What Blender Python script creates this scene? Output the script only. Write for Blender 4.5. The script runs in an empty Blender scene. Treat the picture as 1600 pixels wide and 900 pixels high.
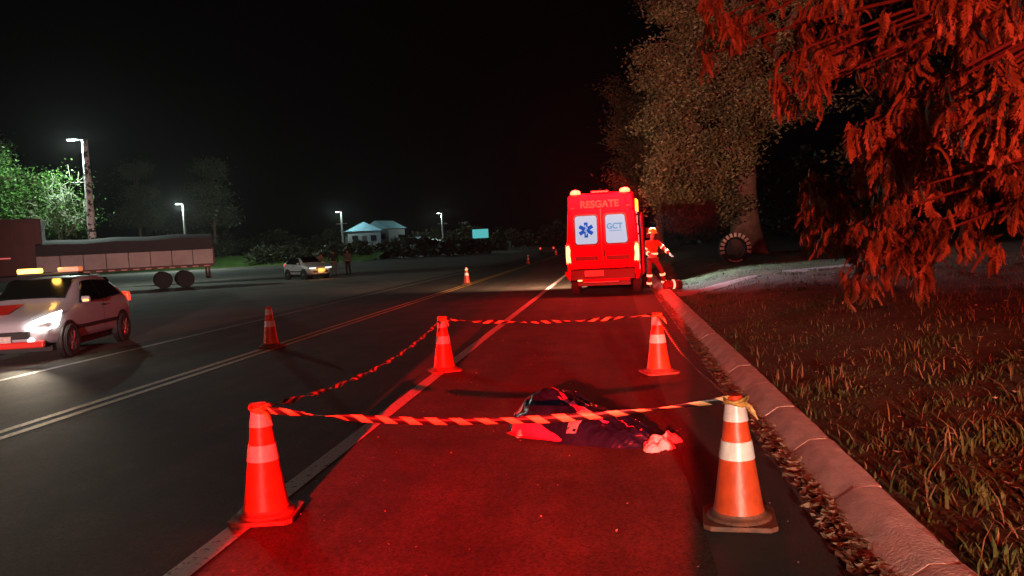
import bpy, bmesh, math, random
import numpy as np
from mathutils import Vector, Matrix, noise
random.seed(7); RNG=np.random.default_rng(7)
S=bpy.context.scene; C=S.collection; R=math.radians; PI=math.pi

# ------------------------------------------------------------------ camera, world, lights
EYE=1.65
cam=bpy.data.cameras.new("camera"); cam.sensor_width=36; cam.lens=36*1250/1600; cam.clip_start=.05; cam.clip_end=2500
co=bpy.data.objects.new("camera",cam); C.objects.link(co)
_r=R(2.5); _d=Vector((160,79,-1250)).normalized(); _u=Vector((-math.sin(_r),math.cos(_r),0)); _u=(_u-_d*_u.dot(_d)).normalized(); _x=_d.cross(_u)
co.matrix_world=Matrix.Translation((0,0,EYE))@Matrix((_x,_d,_u)).to_4x4()
S.camera=co

W=bpy.data.worlds.new("World"); S.world=W; W.use_nodes=True
wn=W.node_tree.nodes; bg=wn["Background"]; bg.inputs[0].default_value=(.35,.6,1,1); bg.inputs[1].default_value=.0004

def light(name,kind,loc,energy,color,target=None,size=.1,angle=60,blend=.2,scale=(1,1,1),sizey=None):
    l=bpy.data.lights.new(name,kind); l.energy=energy; l.color=color
    if kind=='SPOT': l.spot_size=R(angle); l.spot_blend=blend; l.shadow_soft_size=size
    elif kind=='POINT': l.shadow_soft_size=size
    elif kind=='AREA':
        l.size=size
        if sizey: l.shape='RECTANGLE'; l.size_y=sizey
    elif kind=='SUN': l.angle=R(3)
    o=bpy.data.objects.new(name,l); C.objects.link(o); o.location=loc
    if target is not None:
        o.rotation_euler=(Vector(target)-Vector(loc)).to_track_quat('-Z','Y').to_euler()
    o.scale=scale; return o
light("moon",'SUN',(0,0,50),.003,(.75,.85,1),(6,20,0))
# red flasher of the vehicle parked behind the camera: along the shoulder, and over the verge and trees
light("red_flasher_road",'SPOT',(-1.0,-12,3.2),158000,(1,.0055,.0055),(-.96,8.2,0),.05,24,.10,(.385,1,1))
light("red_flasher_verge",'SPOT',(1.6,-7,2.9),15500,(1,.055,.032),(8.0,9,3.6),.10,64,.5)
light("red_flasher_left",'SPOT',(-1.4,-9,.95),2600,(1,.10,.06),(-7.5,16,.6),.10,34,.6,(1,.4,1))
# dipped headlamps of the same vehicle: dim, warm and low, over road and verge
light("dipped_headlamp",'SPOT',(1.9,-9,1.35),9500,(1,.80,.60),(1.75,6,.1),.10,25,.9,(1,.29,1))
light("dipped_headlamp",'SPOT',(.4,-9,.65),550,(1,.80,.70),(-1.6,6,.35),.10,34,.9,(1,.26,1))
light("work_lamp_trees",'SPOT',(-8.5,-6,3.0),50000,(1,.56,.36),(5.0,36,7.3),.35,18,.6)  # unseen spot added to warm and brighten the big tree
light("work_lamp_lot",'SPOT',(-1.4,-10,2.2),34000,(1,.60,.55),(-27,44.5,2.2),.10,20,.9)  # unseen spot added to brighten the trailer and the lot
S.view_settings.view_transform='Standard'; S.view_settings.look='None'; S.view_settings.exposure=0; S.view_settings.gamma=1
S.cycles.use_denoising=True
S.cycles.max_bounces=5; S.cycles.sample_clamp_indirect=3
try: S.cycles.use_light_tree=True
except Exception: pass

# ------------------------------------------------------------------ materials
def mat(name,col,rough=.7,metal=0,var=0,scale=8,bump=0,bscale=None,emit=None,estr=0,col2=None,spec=.5,alpha=None,coat=0,trans=0,lo=.35,hi=.65):
    m=bpy.data.materials.new(name); m.use_nodes=True; nt=m.node_tree; b=nt.nodes["Principled BSDF"]
    b.inputs['Base Color'].default_value=(*col,1); b.inputs['Roughness'].default_value=rough; b.inputs['Metallic'].default_value=metal
    b.inputs['Specular IOR Level'].default_value=spec; b.inputs['Coat Weight'].default_value=coat
    if trans: b.inputs['Transmission Weight'].default_value=trans
    tc=nt.nodes.new('ShaderNodeTexCoord')
    if var or col2:
        n=nt.nodes.new('ShaderNodeTexNoise'); n.inputs['Scale'].default_value=scale; n.inputs['Detail'].default_value=6; n.inputs['Roughness'].default_value=.65
        nt.links.new(tc.outputs['Object'],n.inputs['Vector'])
        r=nt.nodes.new('ShaderNodeMapRange'); r.inputs['From Min'].default_value=lo; r.inputs['From Max'].default_value=hi
        nt.links.new(n.outputs['Fac'],r.inputs['Value'])
        mx=nt.nodes.new('ShaderNodeMix'); mx.data_type='RGBA'
        c2=col2 or tuple(c*(1-var) for c in col)
        mx.inputs['A'].default_value=(*c2,1); mx.inputs['B'].default_value=(*col,1)
        nt.links.new(r.outputs['Result'],mx.inputs['Factor']); nt.links.new(mx.outputs['Result'],b.inputs['Base Color'])
    if bump:
        n=nt.nodes.new('ShaderNodeTexNoise'); n.inputs['Scale'].default_value=bscale or scale*4; n.inputs['Detail'].default_value=8
        nt.links.new(tc.outputs['Object'],n.inputs['Vector'])
        bp=nt.nodes.new('ShaderNodeBump'); bp.inputs['Strength'].default_value=bump; bp.inputs['Distance'].default_value=.02
        nt.links.new(n.outputs['Fac'],bp.inputs['Height']); nt.links.new(bp.outputs['Normal'],b.inputs['Normal'])
    if emit: b.inputs['Emission Color'].default_value=(*emit,1); b.inputs['Emission Strength'].default_value=estr
    return m
M={}
M['asphalt']=mat('asphalt',(.072,.062,.046),.8,var=.45,scale=1.1,bump=.55,bscale=160,spec=.25)
def asphalt_detail(m):
    nt=m.node_tree; b=nt.nodes["Principled BSDF"]; tc=[n for n in nt.nodes if n.type=='TEX_COORD'][0]
    src=b.inputs['Base Color'].links[0].from_socket
    v=nt.nodes.new('ShaderNodeTexVoronoi'); v.inputs['Scale'].default_value=70; nt.links.new(tc.outputs['Object'],v.inputs['Vector'])
    g=nt.nodes.new('ShaderNodeMapRange'); g.inputs['From Min'].default_value=.0; g.inputs['From Max'].default_value=1; g.inputs['To Min'].default_value=.45; g.inputs['To Max'].default_value=1.5
    nt.links.new(v.outputs['Color'],g.inputs['Value'])
    mp=nt.nodes.new('ShaderNodeMapping'); mp.inputs['Scale'].default_value=(1.4,.05,1); nt.links.new(tc.outputs['Object'],mp.inputs[0])
    w=nt.nodes.new('ShaderNodeTexNoise'); w.inputs['Scale'].default_value=1.3; w.inputs['Detail'].default_value=3; nt.links.new(mp.outputs[0],w.inputs['Vector'])
    h=nt.nodes.new('ShaderNodeMapRange'); h.inputs['From Min'].default_value=.35; h.inputs['From Max'].default_value=.65; h.inputs['To Min'].default_value=.72; h.inputs['To Max'].default_value=1.15; nt.links.new(w.outputs['Fac'],h.inputs['Value'])
    mu=nt.nodes.new('ShaderNodeMath'); mu.operation='MULTIPLY'; nt.links.new(g.outputs[0],mu.inputs[0]); nt.links.new(h.outputs[0],mu.inputs[1])
    x=nt.nodes.new('ShaderNodeVectorMath'); x.operation='SCALE'; nt.links.new(src,x.inputs[0]); nt.links.new(mu.outputs[0],x.inputs['Scale']); nt.links.new(x.outputs[0],b.inputs['Base Color'])
asphalt_detail(M['asphalt'])
M['old_asphalt']=mat('old_asphalt',(.085,.078,.07),.75,var=.5,scale=.6,bump=.4,bscale=60)
M['lot']=mat('lot_gravel',(.16,.14,.115),.9,var=.45,scale=.35,bump=.5,bscale=30)
M['field']=mat('field_grass',(.035,.05,.018),.95,var=.5,scale=.4,bump=.5,bscale=12)
M['soil']=mat('verge_soil',(.075,.07,.022),.95,col2=(.030,.034,.010),scale=1.6,bump=.9,bscale=18)
M['grass']=mat('grass_blades',(.060,.085,.016),.65,col2=(.022,.036,.007),scale=.9)
M['dry_grass']=mat('dry_grass_blades',(.20,.14,.06),.7,var=.4,scale=2)
M['litter']=mat('leaf_litter',(.52,.42,.28),.7,col2=(.16,.10,.05),scale=14)
M['concrete']=mat('kerb_concrete',(.80,.68,.60),.85,col2=(.48,.40,.35),scale=4,bump=.5,bscale=60)
M['dirty_concrete']=mat('gutter_concrete',(.30,.27,.22),.9,col2=(.05,.045,.035),scale=3.5,bump=.9,bscale=30)
M['path']=mat('path_concrete',(.26,.27,.25),.85,var=.3,scale=.8,bump=.4,bscale=20)
M['grassbank']=mat('bank_grass',(.12,.26,.03),.9,var=.6,scale=.5,bump=.6,bscale=6)
M['orange']=mat('cone_orange',(.80,.085,.022),.42,var=.35,scale=5,bump=.15,bscale=30,col2=None)
M['orange_dirty']=mat('cone_base_dirty',(.26,.07,.035),.7,col2=(.10,.045,.03),scale=9,bump=.3,bscale=50)
M['reflect']=mat('cone_reflective_band',(.82,.80,.74),.35,var=.25,scale=12)
M['wire']=mat('cone_dirty_band',(.55,.50,.42),.5,var=.4,scale=20)
M['rubber']=mat('rubber',(.018,.018,.018),.8,bump=.3,bscale=60)
M['black']=mat('black_trim',(.012,.012,.012),.5)
M['darkmetal']=mat('dark_metal',(.06,.06,.06),.45,metal=.7)
M['alloy']=mat('wheel_rim',(.35,.35,.36),.35,metal=.8)
M['glass']=mat('dark_glass',(.006,.008,.008),.15,spec=.3)
M['white_car']=mat('white_paint',(.34,.35,.38),.4,coat=.15,var=.06,scale=3)
M['grey_car']=mat('light_grey_paint',(.55,.57,.57),.3,coat=.5,var=.06,scale=3)
M['red_paint']=mat('red_paint',(.62,.006,.055),.6,coat=0,spec=.12,var=.12,scale=3)
M['red_stripe']=mat('red_decal',(.65,.03,.02),.4)
M['dark_red_letters']=mat('dark_red_lettering',(.035,.002,.004),.5)
M['plate']=mat('number_plate',(.62,.55,.50),.5,var=.3,scale=18)
def emi(name,col,s,base=(.3,.3,.3)): return mat(name,base,.4,emit=col,estr=s)
M['beacon']=emi('beacon_red_glow',(1,.12,.045),7,(.3,.02,.02))
M['tail']=emi('tail_lamp_glow',(1,.42,.14),4.2)
M['tail_red']=emi('tail_lamp_red',(1,.05,.015),1.6)
M['win_lit']=mat('lit_frosted_pane',(.04,.16,.22),.6,spec=.1,emit=(.40,.62,.80),estr=.86,var=.08,scale=2)
M['emblem']=mat('emblem_blue',(.0,.03,.25),.9,spec=0,emit=(.02,.10,.55),estr=.75)
M['emblem_pale']=mat('emblem_pale_blue',(.0,.12,.32),.9,spec=0,emit=(.20,.36,.62),estr=.75)
M['amber']=emi('amber_lamp',(1,.40,.02),3.2)
M['amber_hot']=emi('amber_beacon',(1,.52,.06),6)
M['amber_dim']=emi('amber_lamp_dim',(1,.22,.05),.7)
M['head']=emi('headlamp_glow',(1,.92,.80),45)
M['fog']=emi('fog_lamp_glow',(.9,1,.95),3)
M['street']=emi('street_lamp_glow',(.75,.95,1),22)
M['whitelamp']=emi('white_strip_lamp',(.85,.95,.9),1.3)
M['retro']=mat('retroreflective_band',(.85,.80,.62),.4,emit=(1,.62,.30),estr=1.1)  # emission stands in for light thrown back by the bands
M['retro_pale']=mat('retroreflective_strip',(.7,.66,.72),.4,emit=(.75,.45,.60),estr=.35)  # own glow in place of light returned by the side strips
M['skin']=mat('skin',(.42,.23,.15),.5)
M['jacket']=mat('orange_jacket',(.50,.09,.02),.8,var=.3,scale=8)
M['trousers']=mat('dark_red_trousers',(.17,.02,.02),.85,var=.3,scale=8)
M['dark_cloth']=mat('dark_cloth',(.035,.035,.05),.9,var=.3,scale=8)
M['grey_cloth']=mat('grey_cloth',(.20,.19,.20),.9,var=.3,scale=8)
M['pale_cloth']=mat('pale_cloth',(.35,.27,.24),.9,var=.3,scale=8)
M['hair']=mat('dark_hair',(.015,.01,.008),.7)
M['helmet']=mat('yellow_helmet',(.75,.42,.04),.3,emit=(1,.5,.05),estr=.12)
M['sheet']=mat('dark_plastic_sheet',(.008,.008,.022),.22,bump=.5,bscale=14,spec=.6,coat=.3)
M['sheet_matt']=mat('grey_worn_plastic',(.17,.18,.19),.5,bump=.5,bscale=20)
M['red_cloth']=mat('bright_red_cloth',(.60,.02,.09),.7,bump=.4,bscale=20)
M['pink_cloth']=mat('pale_pink_cloth',(.85,.50,.48),.75,bump=.6,bscale=24)
M['bark']=mat('bark',(.15,.075,.06),.95,var=.5,scale=3,bump=1,bscale=10)
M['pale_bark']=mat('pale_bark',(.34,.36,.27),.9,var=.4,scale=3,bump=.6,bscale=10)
def leafmat(name,a,b,sc=.8): 
    m=mat(name,a,.55,col2=b,scale=sc); return m
M['leaf']=leafmat('foliage_olive',(.16,.135,.07),(.06,.05,.025),.5)
M['leaf_big']=leafmat('long_leaf_green',(.30,.22,.09),(.06,.055,.02),2.2)
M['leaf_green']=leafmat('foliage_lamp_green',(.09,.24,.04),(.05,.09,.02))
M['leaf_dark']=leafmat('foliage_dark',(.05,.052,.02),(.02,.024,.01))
M['truck_white']=mat('trailer_side_paint',(.50,.42,.40),.6,var=.25,scale=.8)
M['tarp']=mat('dark_tarpaulin',(.05,.048,.05),.8,bump=.6,bscale=3,var=.3,scale=1)
M['truck_red']=mat('dull_red_truck_paint',(.13,.035,.025),.6,var=.3,scale=1)
M['pole']=mat('pale_pole_paint',(.80,.82,.80),.7,col2=(.05,.06,.05),scale=3.4,lo=.46,hi=.50)
M['pole_plain']=mat('concrete_pole',(.40,.42,.40),.8,var=.2,scale=2)
M['roof']=mat('pale_sheet_roof',(.22,.42,.50),.6,var=.2,scale=1)
M['wall']=mat('house_wall',(.10,.11,.11),.8,var=.2,scale=1)
M['teal_sign']=mat('lit_teal_sign',(.1,.3,.3),.5,emit=(.10,.55,.55),estr=.8,var=.1)
M['chip']=mat('pale_chips',(.5,.3,.27),.7)

def linemat(name,col,wear=.5):
    m=mat(name,col,.6,col2=(.075,.068,.06),scale=26,bump=.4,bscale=120,lo=.36+wear*.12,hi=.42+wear*.12); return m
M['white_line']=linemat('white_road_paint',(.62,.58,.52),.15)
M['yellow_line']=linemat('yellow_road_paint',(.62,.36,.06),.35)
M['old_line']=linemat('worn_white_paint',(.34,.31,.27),.6)

def tape_mat():
    m=mat('zebra_tape',(.8,.4,.1),.4); nt=m.node_tree; b=nt.nodes["Principled BSDF"]
    uv=nt.nodes.new('ShaderNodeUVMap'); sx=nt.nodes.new('ShaderNodeSeparateXYZ'); nt.links.new(uv.outputs[0],sx.inputs[0])
    a=nt.nodes.new('ShaderNodeMath'); a.operation='MULTIPLY_ADD'; a.inputs[1].default_value=.45; nt.links.new(sx.outputs['Y'],a.inputs[0]); nt.links.new(sx.outputs['X'],a.inputs[2])
    f=nt.nodes.new('ShaderNodeMath'); f.operation='FRACT'; nt.links.new(a.outputs[0],f.inputs[0])
    g=nt.nodes.new('ShaderNodeMath'); g.operation='GREATER_THAN'; g.inputs[1].default_value=.5; nt.links.new(f.outputs[0],g.inputs[0])
    mx=nt.nodes.new('ShaderNodeMix'); mx.data_type='RGBA'; mx.inputs['A'].default_value=(.72,.46,.20,1); mx.inputs['B'].default_value=(.014,.013,.016,1)
    nt.links.new(g.outputs[0],mx.inputs['Factor']); nt.links.new(mx.outputs['Result'],b.inputs['Base Color']); return m
M['tape']=tape_mat()

# ------------------------------------------------------------------ object helpers
def tag(o,label=None,cat=None,group=None,kind=None):
    if label: o['label']=label
    if cat: o['category']=cat
    if group: o['group']=group
    if kind: o['kind']=kind
    return o
def empty(name,loc=(0,0,0),rz=0,label=None,cat=None,group=None):
    o=bpy.data.objects.new(name,None); C.objects.link(o); o.location=loc; o.rotation_euler=(0,0,rz); o.empty_display_size=.2
    return tag(o,label,cat,group)
def link(name,me,m=None,parent=None):
    if m is not None:
        for k in (m if isinstance(m,(list,tuple)) else [m]): me.materials.append(M[k] if isinstance(k,str) else k)
    o=bpy.data.objects.new(name,me); C.objects.link(o); o.parent=parent; return o
class MB:
    def __init__(s): s.v=[]; s.f=[]; s.mi=[]; s.m=0
    def add(s,vs,fs):
        n=len(s.v); s.v+= [tuple(v) for v in vs]; s.f+=[tuple(i+n for i in f) for f in fs]; s.mi+=[s.m]*len(fs); return s
    def box(s,c,d,rz=0,tilt=None):
        hx,hy,hz=d[0]/2,d[1]/2,d[2]/2
        vs=[Vector((x*hx,y*hy,z*hz)) for z in(-1,1) for y in(-1,1) for x in(-1,1)]
        if tilt: vs=[tilt@v for v in vs]
        if rz: q=Matrix.Rotation(rz,3,'Z'); vs=[q@v for v in vs]
        vs=[v+Vector(c) for v in vs]
        return s.add(vs,[(0,2,3,1),(4,5,7,6),(0,1,5,4),(2,6,7,3),(0,4,6,2),(1,3,7,5)])
    def lathe(s,prof,c=(0,0,0),n=24,axis='Z',sx=1,sy=1):
        vs=[];fs=[]
        for r,z in prof:
            for k in range(n):
                a=2*PI*k/n; x,y=r*math.cos(a)*sx,r*math.sin(a)*sy
                p=(x,y,z) if axis=='Z' else ((z,x,y) if axis=='X' else (x,z,y)); vs.append((p[0]+c[0],p[1]+c[1],p[2]+c[2]))
        for i in range(len(prof)-1):
            for k in range(n):
                a,b=i*n+k,i*n+(k+1)%n; fs.append((a,b,b+n,a+n))
        fs.append(tuple(range(n))[::-1]); fs.append(tuple(range((len(prof)-1)*n,len(prof)*n)))
        return s.add(vs,fs)
    def tube(s,pts,rad,n=8):
        pts=[Vector(p) for p in pts]; rs=rad if isinstance(rad,(list,tuple)) else [rad]*len(pts); vs=[];fs=[]
        for i,p in enumerate(pts):
            t=(pts[min(i+1,len(pts)-1)]-pts[max(i-1,0)]).normalized(); u=t.cross(Vector((0,0,1)) if abs(t.z)<.9 else Vector((1,0,0))).normalized(); w=t.cross(u)
            for k in range(n):
                a=2*PI*k/n; vs.append(p+(u*math.cos(a)+w*math.sin(a))*rs[i])
        for i in range(len(pts)-1):
            for k in range(n):
                a,b=i*n+k,i*n+(k+1)%n; fs.append((a,b,b+n,a+n))
        fs.append(tuple(range(n))[::-1]); fs.append(tuple(range((len(pts)-1)*n,len(pts)*n)))
        return s.add(vs,fs)
    def loft(s,rings,cap=True):
        n=len(rings[0]); vs=[p for r in rings for p in r]; fs=[]
        for i in range(len(rings)-1):
            for k in range(n):
                a,b=i*n+k,i*n+(k+1)%n; fs.append((a,b,b+n,a+n))
        if cap: fs.append(tuple(range(n))[::-1]); fs.append(tuple(range((len(rings)-1)*n,len(rings)*n)))
        return s.add(vs,fs)
    def prism(s,poly,axis,a,b):
        """poly in the two other axes, extruded along axis from a to b"""
        def P(u,v,w): return {'X':(w,u,v),'Y':(u,w,v),'Z':(u,v,w)}[axis]
        n=len(poly); vs=[P(u,v,a) for u,v in poly]+[P(u,v,b) for u,v in poly]
        return s.add(vs,[tuple(range(n)),tuple(range(n,2*n))[::-1]]+[(k,k+n,(k+1)%n+n,(k+1)%n) for k in range(n)])
    def build(s,name,m,parent=None,smooth=False,bevel=0,subsurf=0,fix=True):
        me=bpy.data.meshes.new(name); me.from_pydata(s.v,[],s.f); me.update()
        if fix:
            bm=bmesh.new(); bm.from_mesh(me); bmesh.ops.recalc_face_normals(bm,faces=bm.faces); bm.to_mesh(me); bm.free()
        if smooth:
            me.polygons.foreach_set('use_smooth',[True]*len(me.polygons))
        o=link(name,me,m,parent)
        if isinstance(m,(list,tuple)): me.polygons.foreach_set('material_index',s.mi)
        if smooth and not subsurf:
            try: me.set_sharp_from_angle(angle=R(38))
            except Exception: pass
        if bevel:
            b=o.modifiers.new('bevel','BEVEL'); b.width=bevel; b.segments=2; b.limit_method='ANGLE'; b.angle_limit=R(35)
        if subsurf:
            b=o.modifiers.new('sub','SUBSURF'); b.levels=b.render_levels=subsurf
        return o
def fast_mesh(name,V,F,m,parent=None,smooth=False):
    """V (n,3) array, F (k,4) quads"""
    me=bpy.data.meshes.new(name); V=np.asarray(V,np.float32); F=np.asarray(F,np.int32); k=F.shape[1]
    me.vertices.add(len(V)); me.vertices.foreach_set('co',V.ravel())
    me.loops.add(F.size); me.loops.foreach_set('vertex_index',F.ravel())
    me.polygons.add(len(F)); me.polygons.foreach_set('loop_start',np.arange(0,F.size,k,dtype=np.int32))
    me.update(calc_edges=True); me.validate()
    if smooth: me.polygons.foreach_set('use_smooth',np.ones(len(F),bool))
    return link(name,me,m,parent)
def sheet(name,pts,z,m,kind='structure',nx=1,parent=None):
    me=bpy.data.meshes.new(name); me.from_pydata([(x,y,z) for x,y in pts],[],[tuple(range(len(pts)))]); o=link(name,me,m,parent)
    if kind: o['kind']=kind
    return o
def copy_tree(o,parent=None):
    c=o.copy(); C.objects.link(c); c.parent=parent
    for ch in [x for x in bpy.data.objects if x.parent==o and x is not c]: copy_tree(ch,c)
    return c
def nz(x,y,s=1,seed=0): return noise.noise((x*s+seed*7.3,y*s+seed*3.1,seed*1.7))

# ------------------------------------------------------------------ ground
def sstep(a,b,x): t=min(1,max(0,(x-a)/(b-a))); return t*t*(3-2*t)
def verge_z(x,y):
    return .14+.36*sstep(1.6,4.4,x)+.35*sstep(4,14,x)+(.05*nz(x,y,.7,1)+.03*nz(x,y,2.2,2))*sstep(1.6,2.2,x)
sheet('ground',[(-900,-60),(900,-60),(900,1500),(-900,1500)],-.06,'field')
sheet('parking_lot',[(-120,-40),(-9.6,-40),(-9.6,175),(-120,175)],-.03,'lot')
sheet('road',[(-9.7,-45),(1.06,-45),(1.06,600),(-9.7,600)],0,'asphalt')
MARK=[]
def stripe(name,x0,x1,y0,y1,m):
    mb=MB(); n=max(1,int((y1-y0)/4))
    L=[];Rr=[]
    for i in range(n+1):
        y=y0+(y1-y0)*i/n; j=.008*nz(0,y,1.1,x0); mb.add([(x0+j,y,.004),(x1+j,y,.004)],[])
    for i in range(n): mb.f.append((2*i,2*i+1,2*i+3,2*i+2)); mb.mi.append(0)
    o=mb.build(name,m); o['kind']='structure'
stripe('white_edge_line',-2.42,-2.27,-10,400,'white_line')
stripe('yellow_centre_line',-6.30,-6.19,-10,400,'yellow_line')
stripe('yellow_centre_line',-6.07,-5.96,-10,400,'yellow_line')
stripe('far_edge_line',-9.16,-9.03,-10,400,'old_line')
# darker strip of asphalt along the gutter
sheet('asphalt_patch',[(.42,-8),(1.055,-8),(1.05,60),(.46,60)],.0025,mat('patch_asphalt',(.045,.045,.042),.7,var=.4,scale=2,bump=.6,bscale=120))

# gutter + kerb
mb=MB(); n=160
ys=[-2+26*(i/n) for i in range(n+1)]+[30,60,200]
for y in ys:
    a=1.045+.02*nz(0,y,2.5,4); mb.add([(a,y,0.0),(a+.012,y,.022+.01*nz(1,y,3,5)),(a+.045,y,.020),(a+.06,y,.0),(1.24,y,-.005)],[])
for i in range(len(ys)-1):
    for k in range(4): mb.f.append((5*i+k,5*i+k+1,5*i+k+6,5*i+k+5)); mb.mi.append(0)
gut=mb.build('gutter','dirty_concrete'); gut['kind']='structure'
kerb=empty('kerb',(1.165,0,0)); kerb['kind']='structure'
def kerb_mesh(seed,L=1.1):
    mb=MB(); ny=14; prof=[(0,-.05),(.002,.035),(.012,.045),(.17,.135),(.185,.142),(.27,.146),(.352,.146),(.36,.138),(.36,-.05)]
    for i in range(ny+1):
        y=L*i/ny; e=min(1,min(i,ny-i)/1.5)
        y=.004+y*(L-.008)/L
        for k,(x,z) in enumerate(prof):
            w=.004*nz(x*9,y*4,1.5,seed+k) ; inn=(1-e)*.003
            mb.add([(x*.84+w*(k>0)+ (inn if k<4 else -inn if k>5 else 0),y,z+w-inn)],[])
    m=len(prof)
    for i in range(ny):
        for k in range(m-1): mb.f.append((i*m+k,i*m+k+1,(i+1)*m+k+1,(i+1)*m+k)); mb.mi.append(0)
    mb.f.append(tuple(range(m))); mb.f.append(tuple(range(ny*m,(ny+1)*m))[::-1]); mb.mi+=[0,0]
    return mb
protos=[]
for s_ in range(5):
    o=kerb_mesh(s_*3+1).build('kerb_stone','concrete',kerb,smooth=True); protos.append(o)
y=.35; i=0
while y<60:
    o=protos[i] if i<5 else bpy.data.objects.new('kerb_stone',protos[(i*3+1)%5].data)
    if i>=5: C.objects.link(o); o.parent=kerb
    o.location=(random.uniform(-.006,.006),y,random.uniform(-.002,.002)); o.rotation_euler=(0,random.uniform(-.008,.008),random.uniform(-.006,.006))
    L=1.1*random.choice([1,1,1,.72,1]); o.scale=(1,L/1.1,1)
    y+=L+.003; i+=1
kerbY=y
mb=MB(); mb.box((1.32,(kerbY+300)/2,.05),(.24,300-kerbY,.2)); o=mb.build('far_kerb','concrete'); o['kind']='structure'

# verge
xs=np.concatenate([np.linspace(1.41,8,66),np.linspace(8.4,40,40),np.linspace(45,400,12)]); yy=np.concatenate([np.linspace(-6,30,150),np.linspace(31,90,50),np.linspace(100,600,20)])
V=[(x,y,verge_z(x,y) if x>1.5 else .125) for y in yy for x in xs]; nxx=len(xs)
F=[(j*nxx+i,j*nxx+i+1,(j+1)*nxx+i+1,(j+1)*nxx+i) for j in range(len(yy)-1) for i in range(nxx-1)]
o=fast_mesh('verge',V,F,'soil',smooth=True); o['kind']='structure'
# concrete path crossing the verge by the ambulance
ctrl=[(1.5,20.6,1.5),(2.0,20.9,1.2),(2.8,21.6,1.0),(3.8,22.3,1.0),(4.8,22.7,1.3),(6.0,23.0,1.6),(7.5,23.4,1.5)]
mb=MB()
for x,y,w in ctrl:
    for t in (-.5,-.25,0,.25,.5): yv=y+w*t*1.3; mb.add([(x,yv,verge_z(x,yv)+.035-.09*abs(t))],[])
for i in range(len(ctrl)-1):
    for k in range(4): mb.f.append((5*i+k,5*i+k+5,5*i+k+6,5*i+k+1)); mb.mi.append(0)
o=mb.build('path','path',smooth=True,subsurf=2); o['kind']='structure'

# grass blades (numpy)
def blades(name,n,xr,yr,h,w,m,dens=None,lean=.6):
    x=RNG.uniform(*xr,n); y=yr[0]+(yr[1]-yr[0])*RNG.random(n)**1.7
    if dens is not None:
        k=np.array([dens(a,b) for a,b in zip(x,y)])>RNG.random(n); x=x[k]; y=y[k]; n=len(x)
    z=np.array([verge_z(a,b) for a,b in zip(x,y)])-.01
    a=RNG.uniform(0,2*PI,n); H=RNG.uniform(h[0],h[1],n)*np.array([.45+1.5*max(0,nz(q1,q2,2.3,31)+.3) for q1,q2 in zip(x,y)]); ln=RNG.uniform(.15,lean,n)*H*1.4; wd=RNG.uniform(.6,1.3,n)*w
    dx,dy=np.cos(a),np.sin(a); P=[]
    for t,ws,hh in((0,1,0),(.35,.9,.55),(1,.15,.85)):
        cx=x+dx*ln*t; cy=y+dy*ln*t; cz=z+H*hh
        P+= [np.stack([cx-dy*wd*ws,cy+dx*wd*ws,cz],1),np.stack([cx+dy*wd*ws,cy-dx*wd*ws,cz],1)]
    V=np.stack(P,1).reshape(-1,3); b=np.arange(n)[:,None]*6
    F=np.concatenate([b+np.array([0,1,3,2]),b+np.array([2,3,5,4])],0)
    o=fast_mesh(name,V,F,m); o['kind']='stuff'; return o
gd=lambda a,b: .08+1.7*max(0,nz(a,b,1.3,9)+.12)
tag(blades('verge_grass',110000,(1.46,10),(2.6,40),(.025,.07),.006,'grass',gd),'low green grass covering the roadside verge','grass')
tag(blades('verge_grass',7000,(1.47,4.6),(2.6,7.5),(.04,.11),.008,'grass',lambda a,b:.2+1.5*max(0,nz(a,b,.9,5)+.1),1.0),'taller leafy grass tufts at the near end of the verge','grass')
tag(blades('dry_grass',6000,(1.47,9),(2.6,20),(.05,.15),.005,'dry_grass',None,1.1),'dry straw coloured blades among the verge grass','grass')

# leaf litter
def litter(name,n,fx,fy,fz,size,m):
    y=fy(n); x=fx(n,y); z=fz(x,y); s=RNG.uniform(.5,1.4,n)*size; a=RNG.uniform(0,PI*2,n); cu=RNG.uniform(-.2,.7,n)*s; tl=RNG.uniform(-.35,.35,n)*s
    dx,dy=np.cos(a),np.sin(a); P=[]
    for u,v,k in((-1,0,1),(0,-.4,0),(1,0,1.),(0,.4,0)):
        P.append(np.stack([x+(dx*u-dy*v)*s,y+(dy*u+dx*v)*s,z+cu*k*.5+tl*v+.008+RNG.uniform(0,.01,n)],1))
    V=np.stack(P,1).reshape(-1,3); b=np.arange(n)[:,None]*4; F=np.concatenate([b+np.array([0,1,3]),b+np.array([1,2,3])],0)
    o=fast_mesh(name,V,F,m); o['kind']='stuff'; return o
yf=lambda n: 2.5+22*RNG.random(n)**1.6
tag(litter('leaf_litter',5200,lambda n,y:np.clip(RNG.normal(1.17,.055,n),1.04,1.36),yf,lambda x,y:.004+np.clip(x-1.1,0,.2)*.22+RNG.uniform(0,.022,len(x)),.046,'litter'),'dry brown leaves and debris filling the gutter beside the kerb','leaf litter')
tag(litter('leaf_litter',900,lambda n,y:RNG.uniform(1.6,7,n),yf,lambda x,y:np.array([verge_z(a,b) for a,b in zip(x,y)])+.03,.028,'litter'),'scattered dry leaves lying on the grass verge','leaf litter')
tag(litter('road_grit',160,lambda n,y:RNG.uniform(-2.2,1.0,n),lambda n:3.5+10*RNG.random(n),lambda x,y:x*0+.002,.010,'chip'),'sparse pale chips and grit on the asphalt shoulder','debris')

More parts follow.
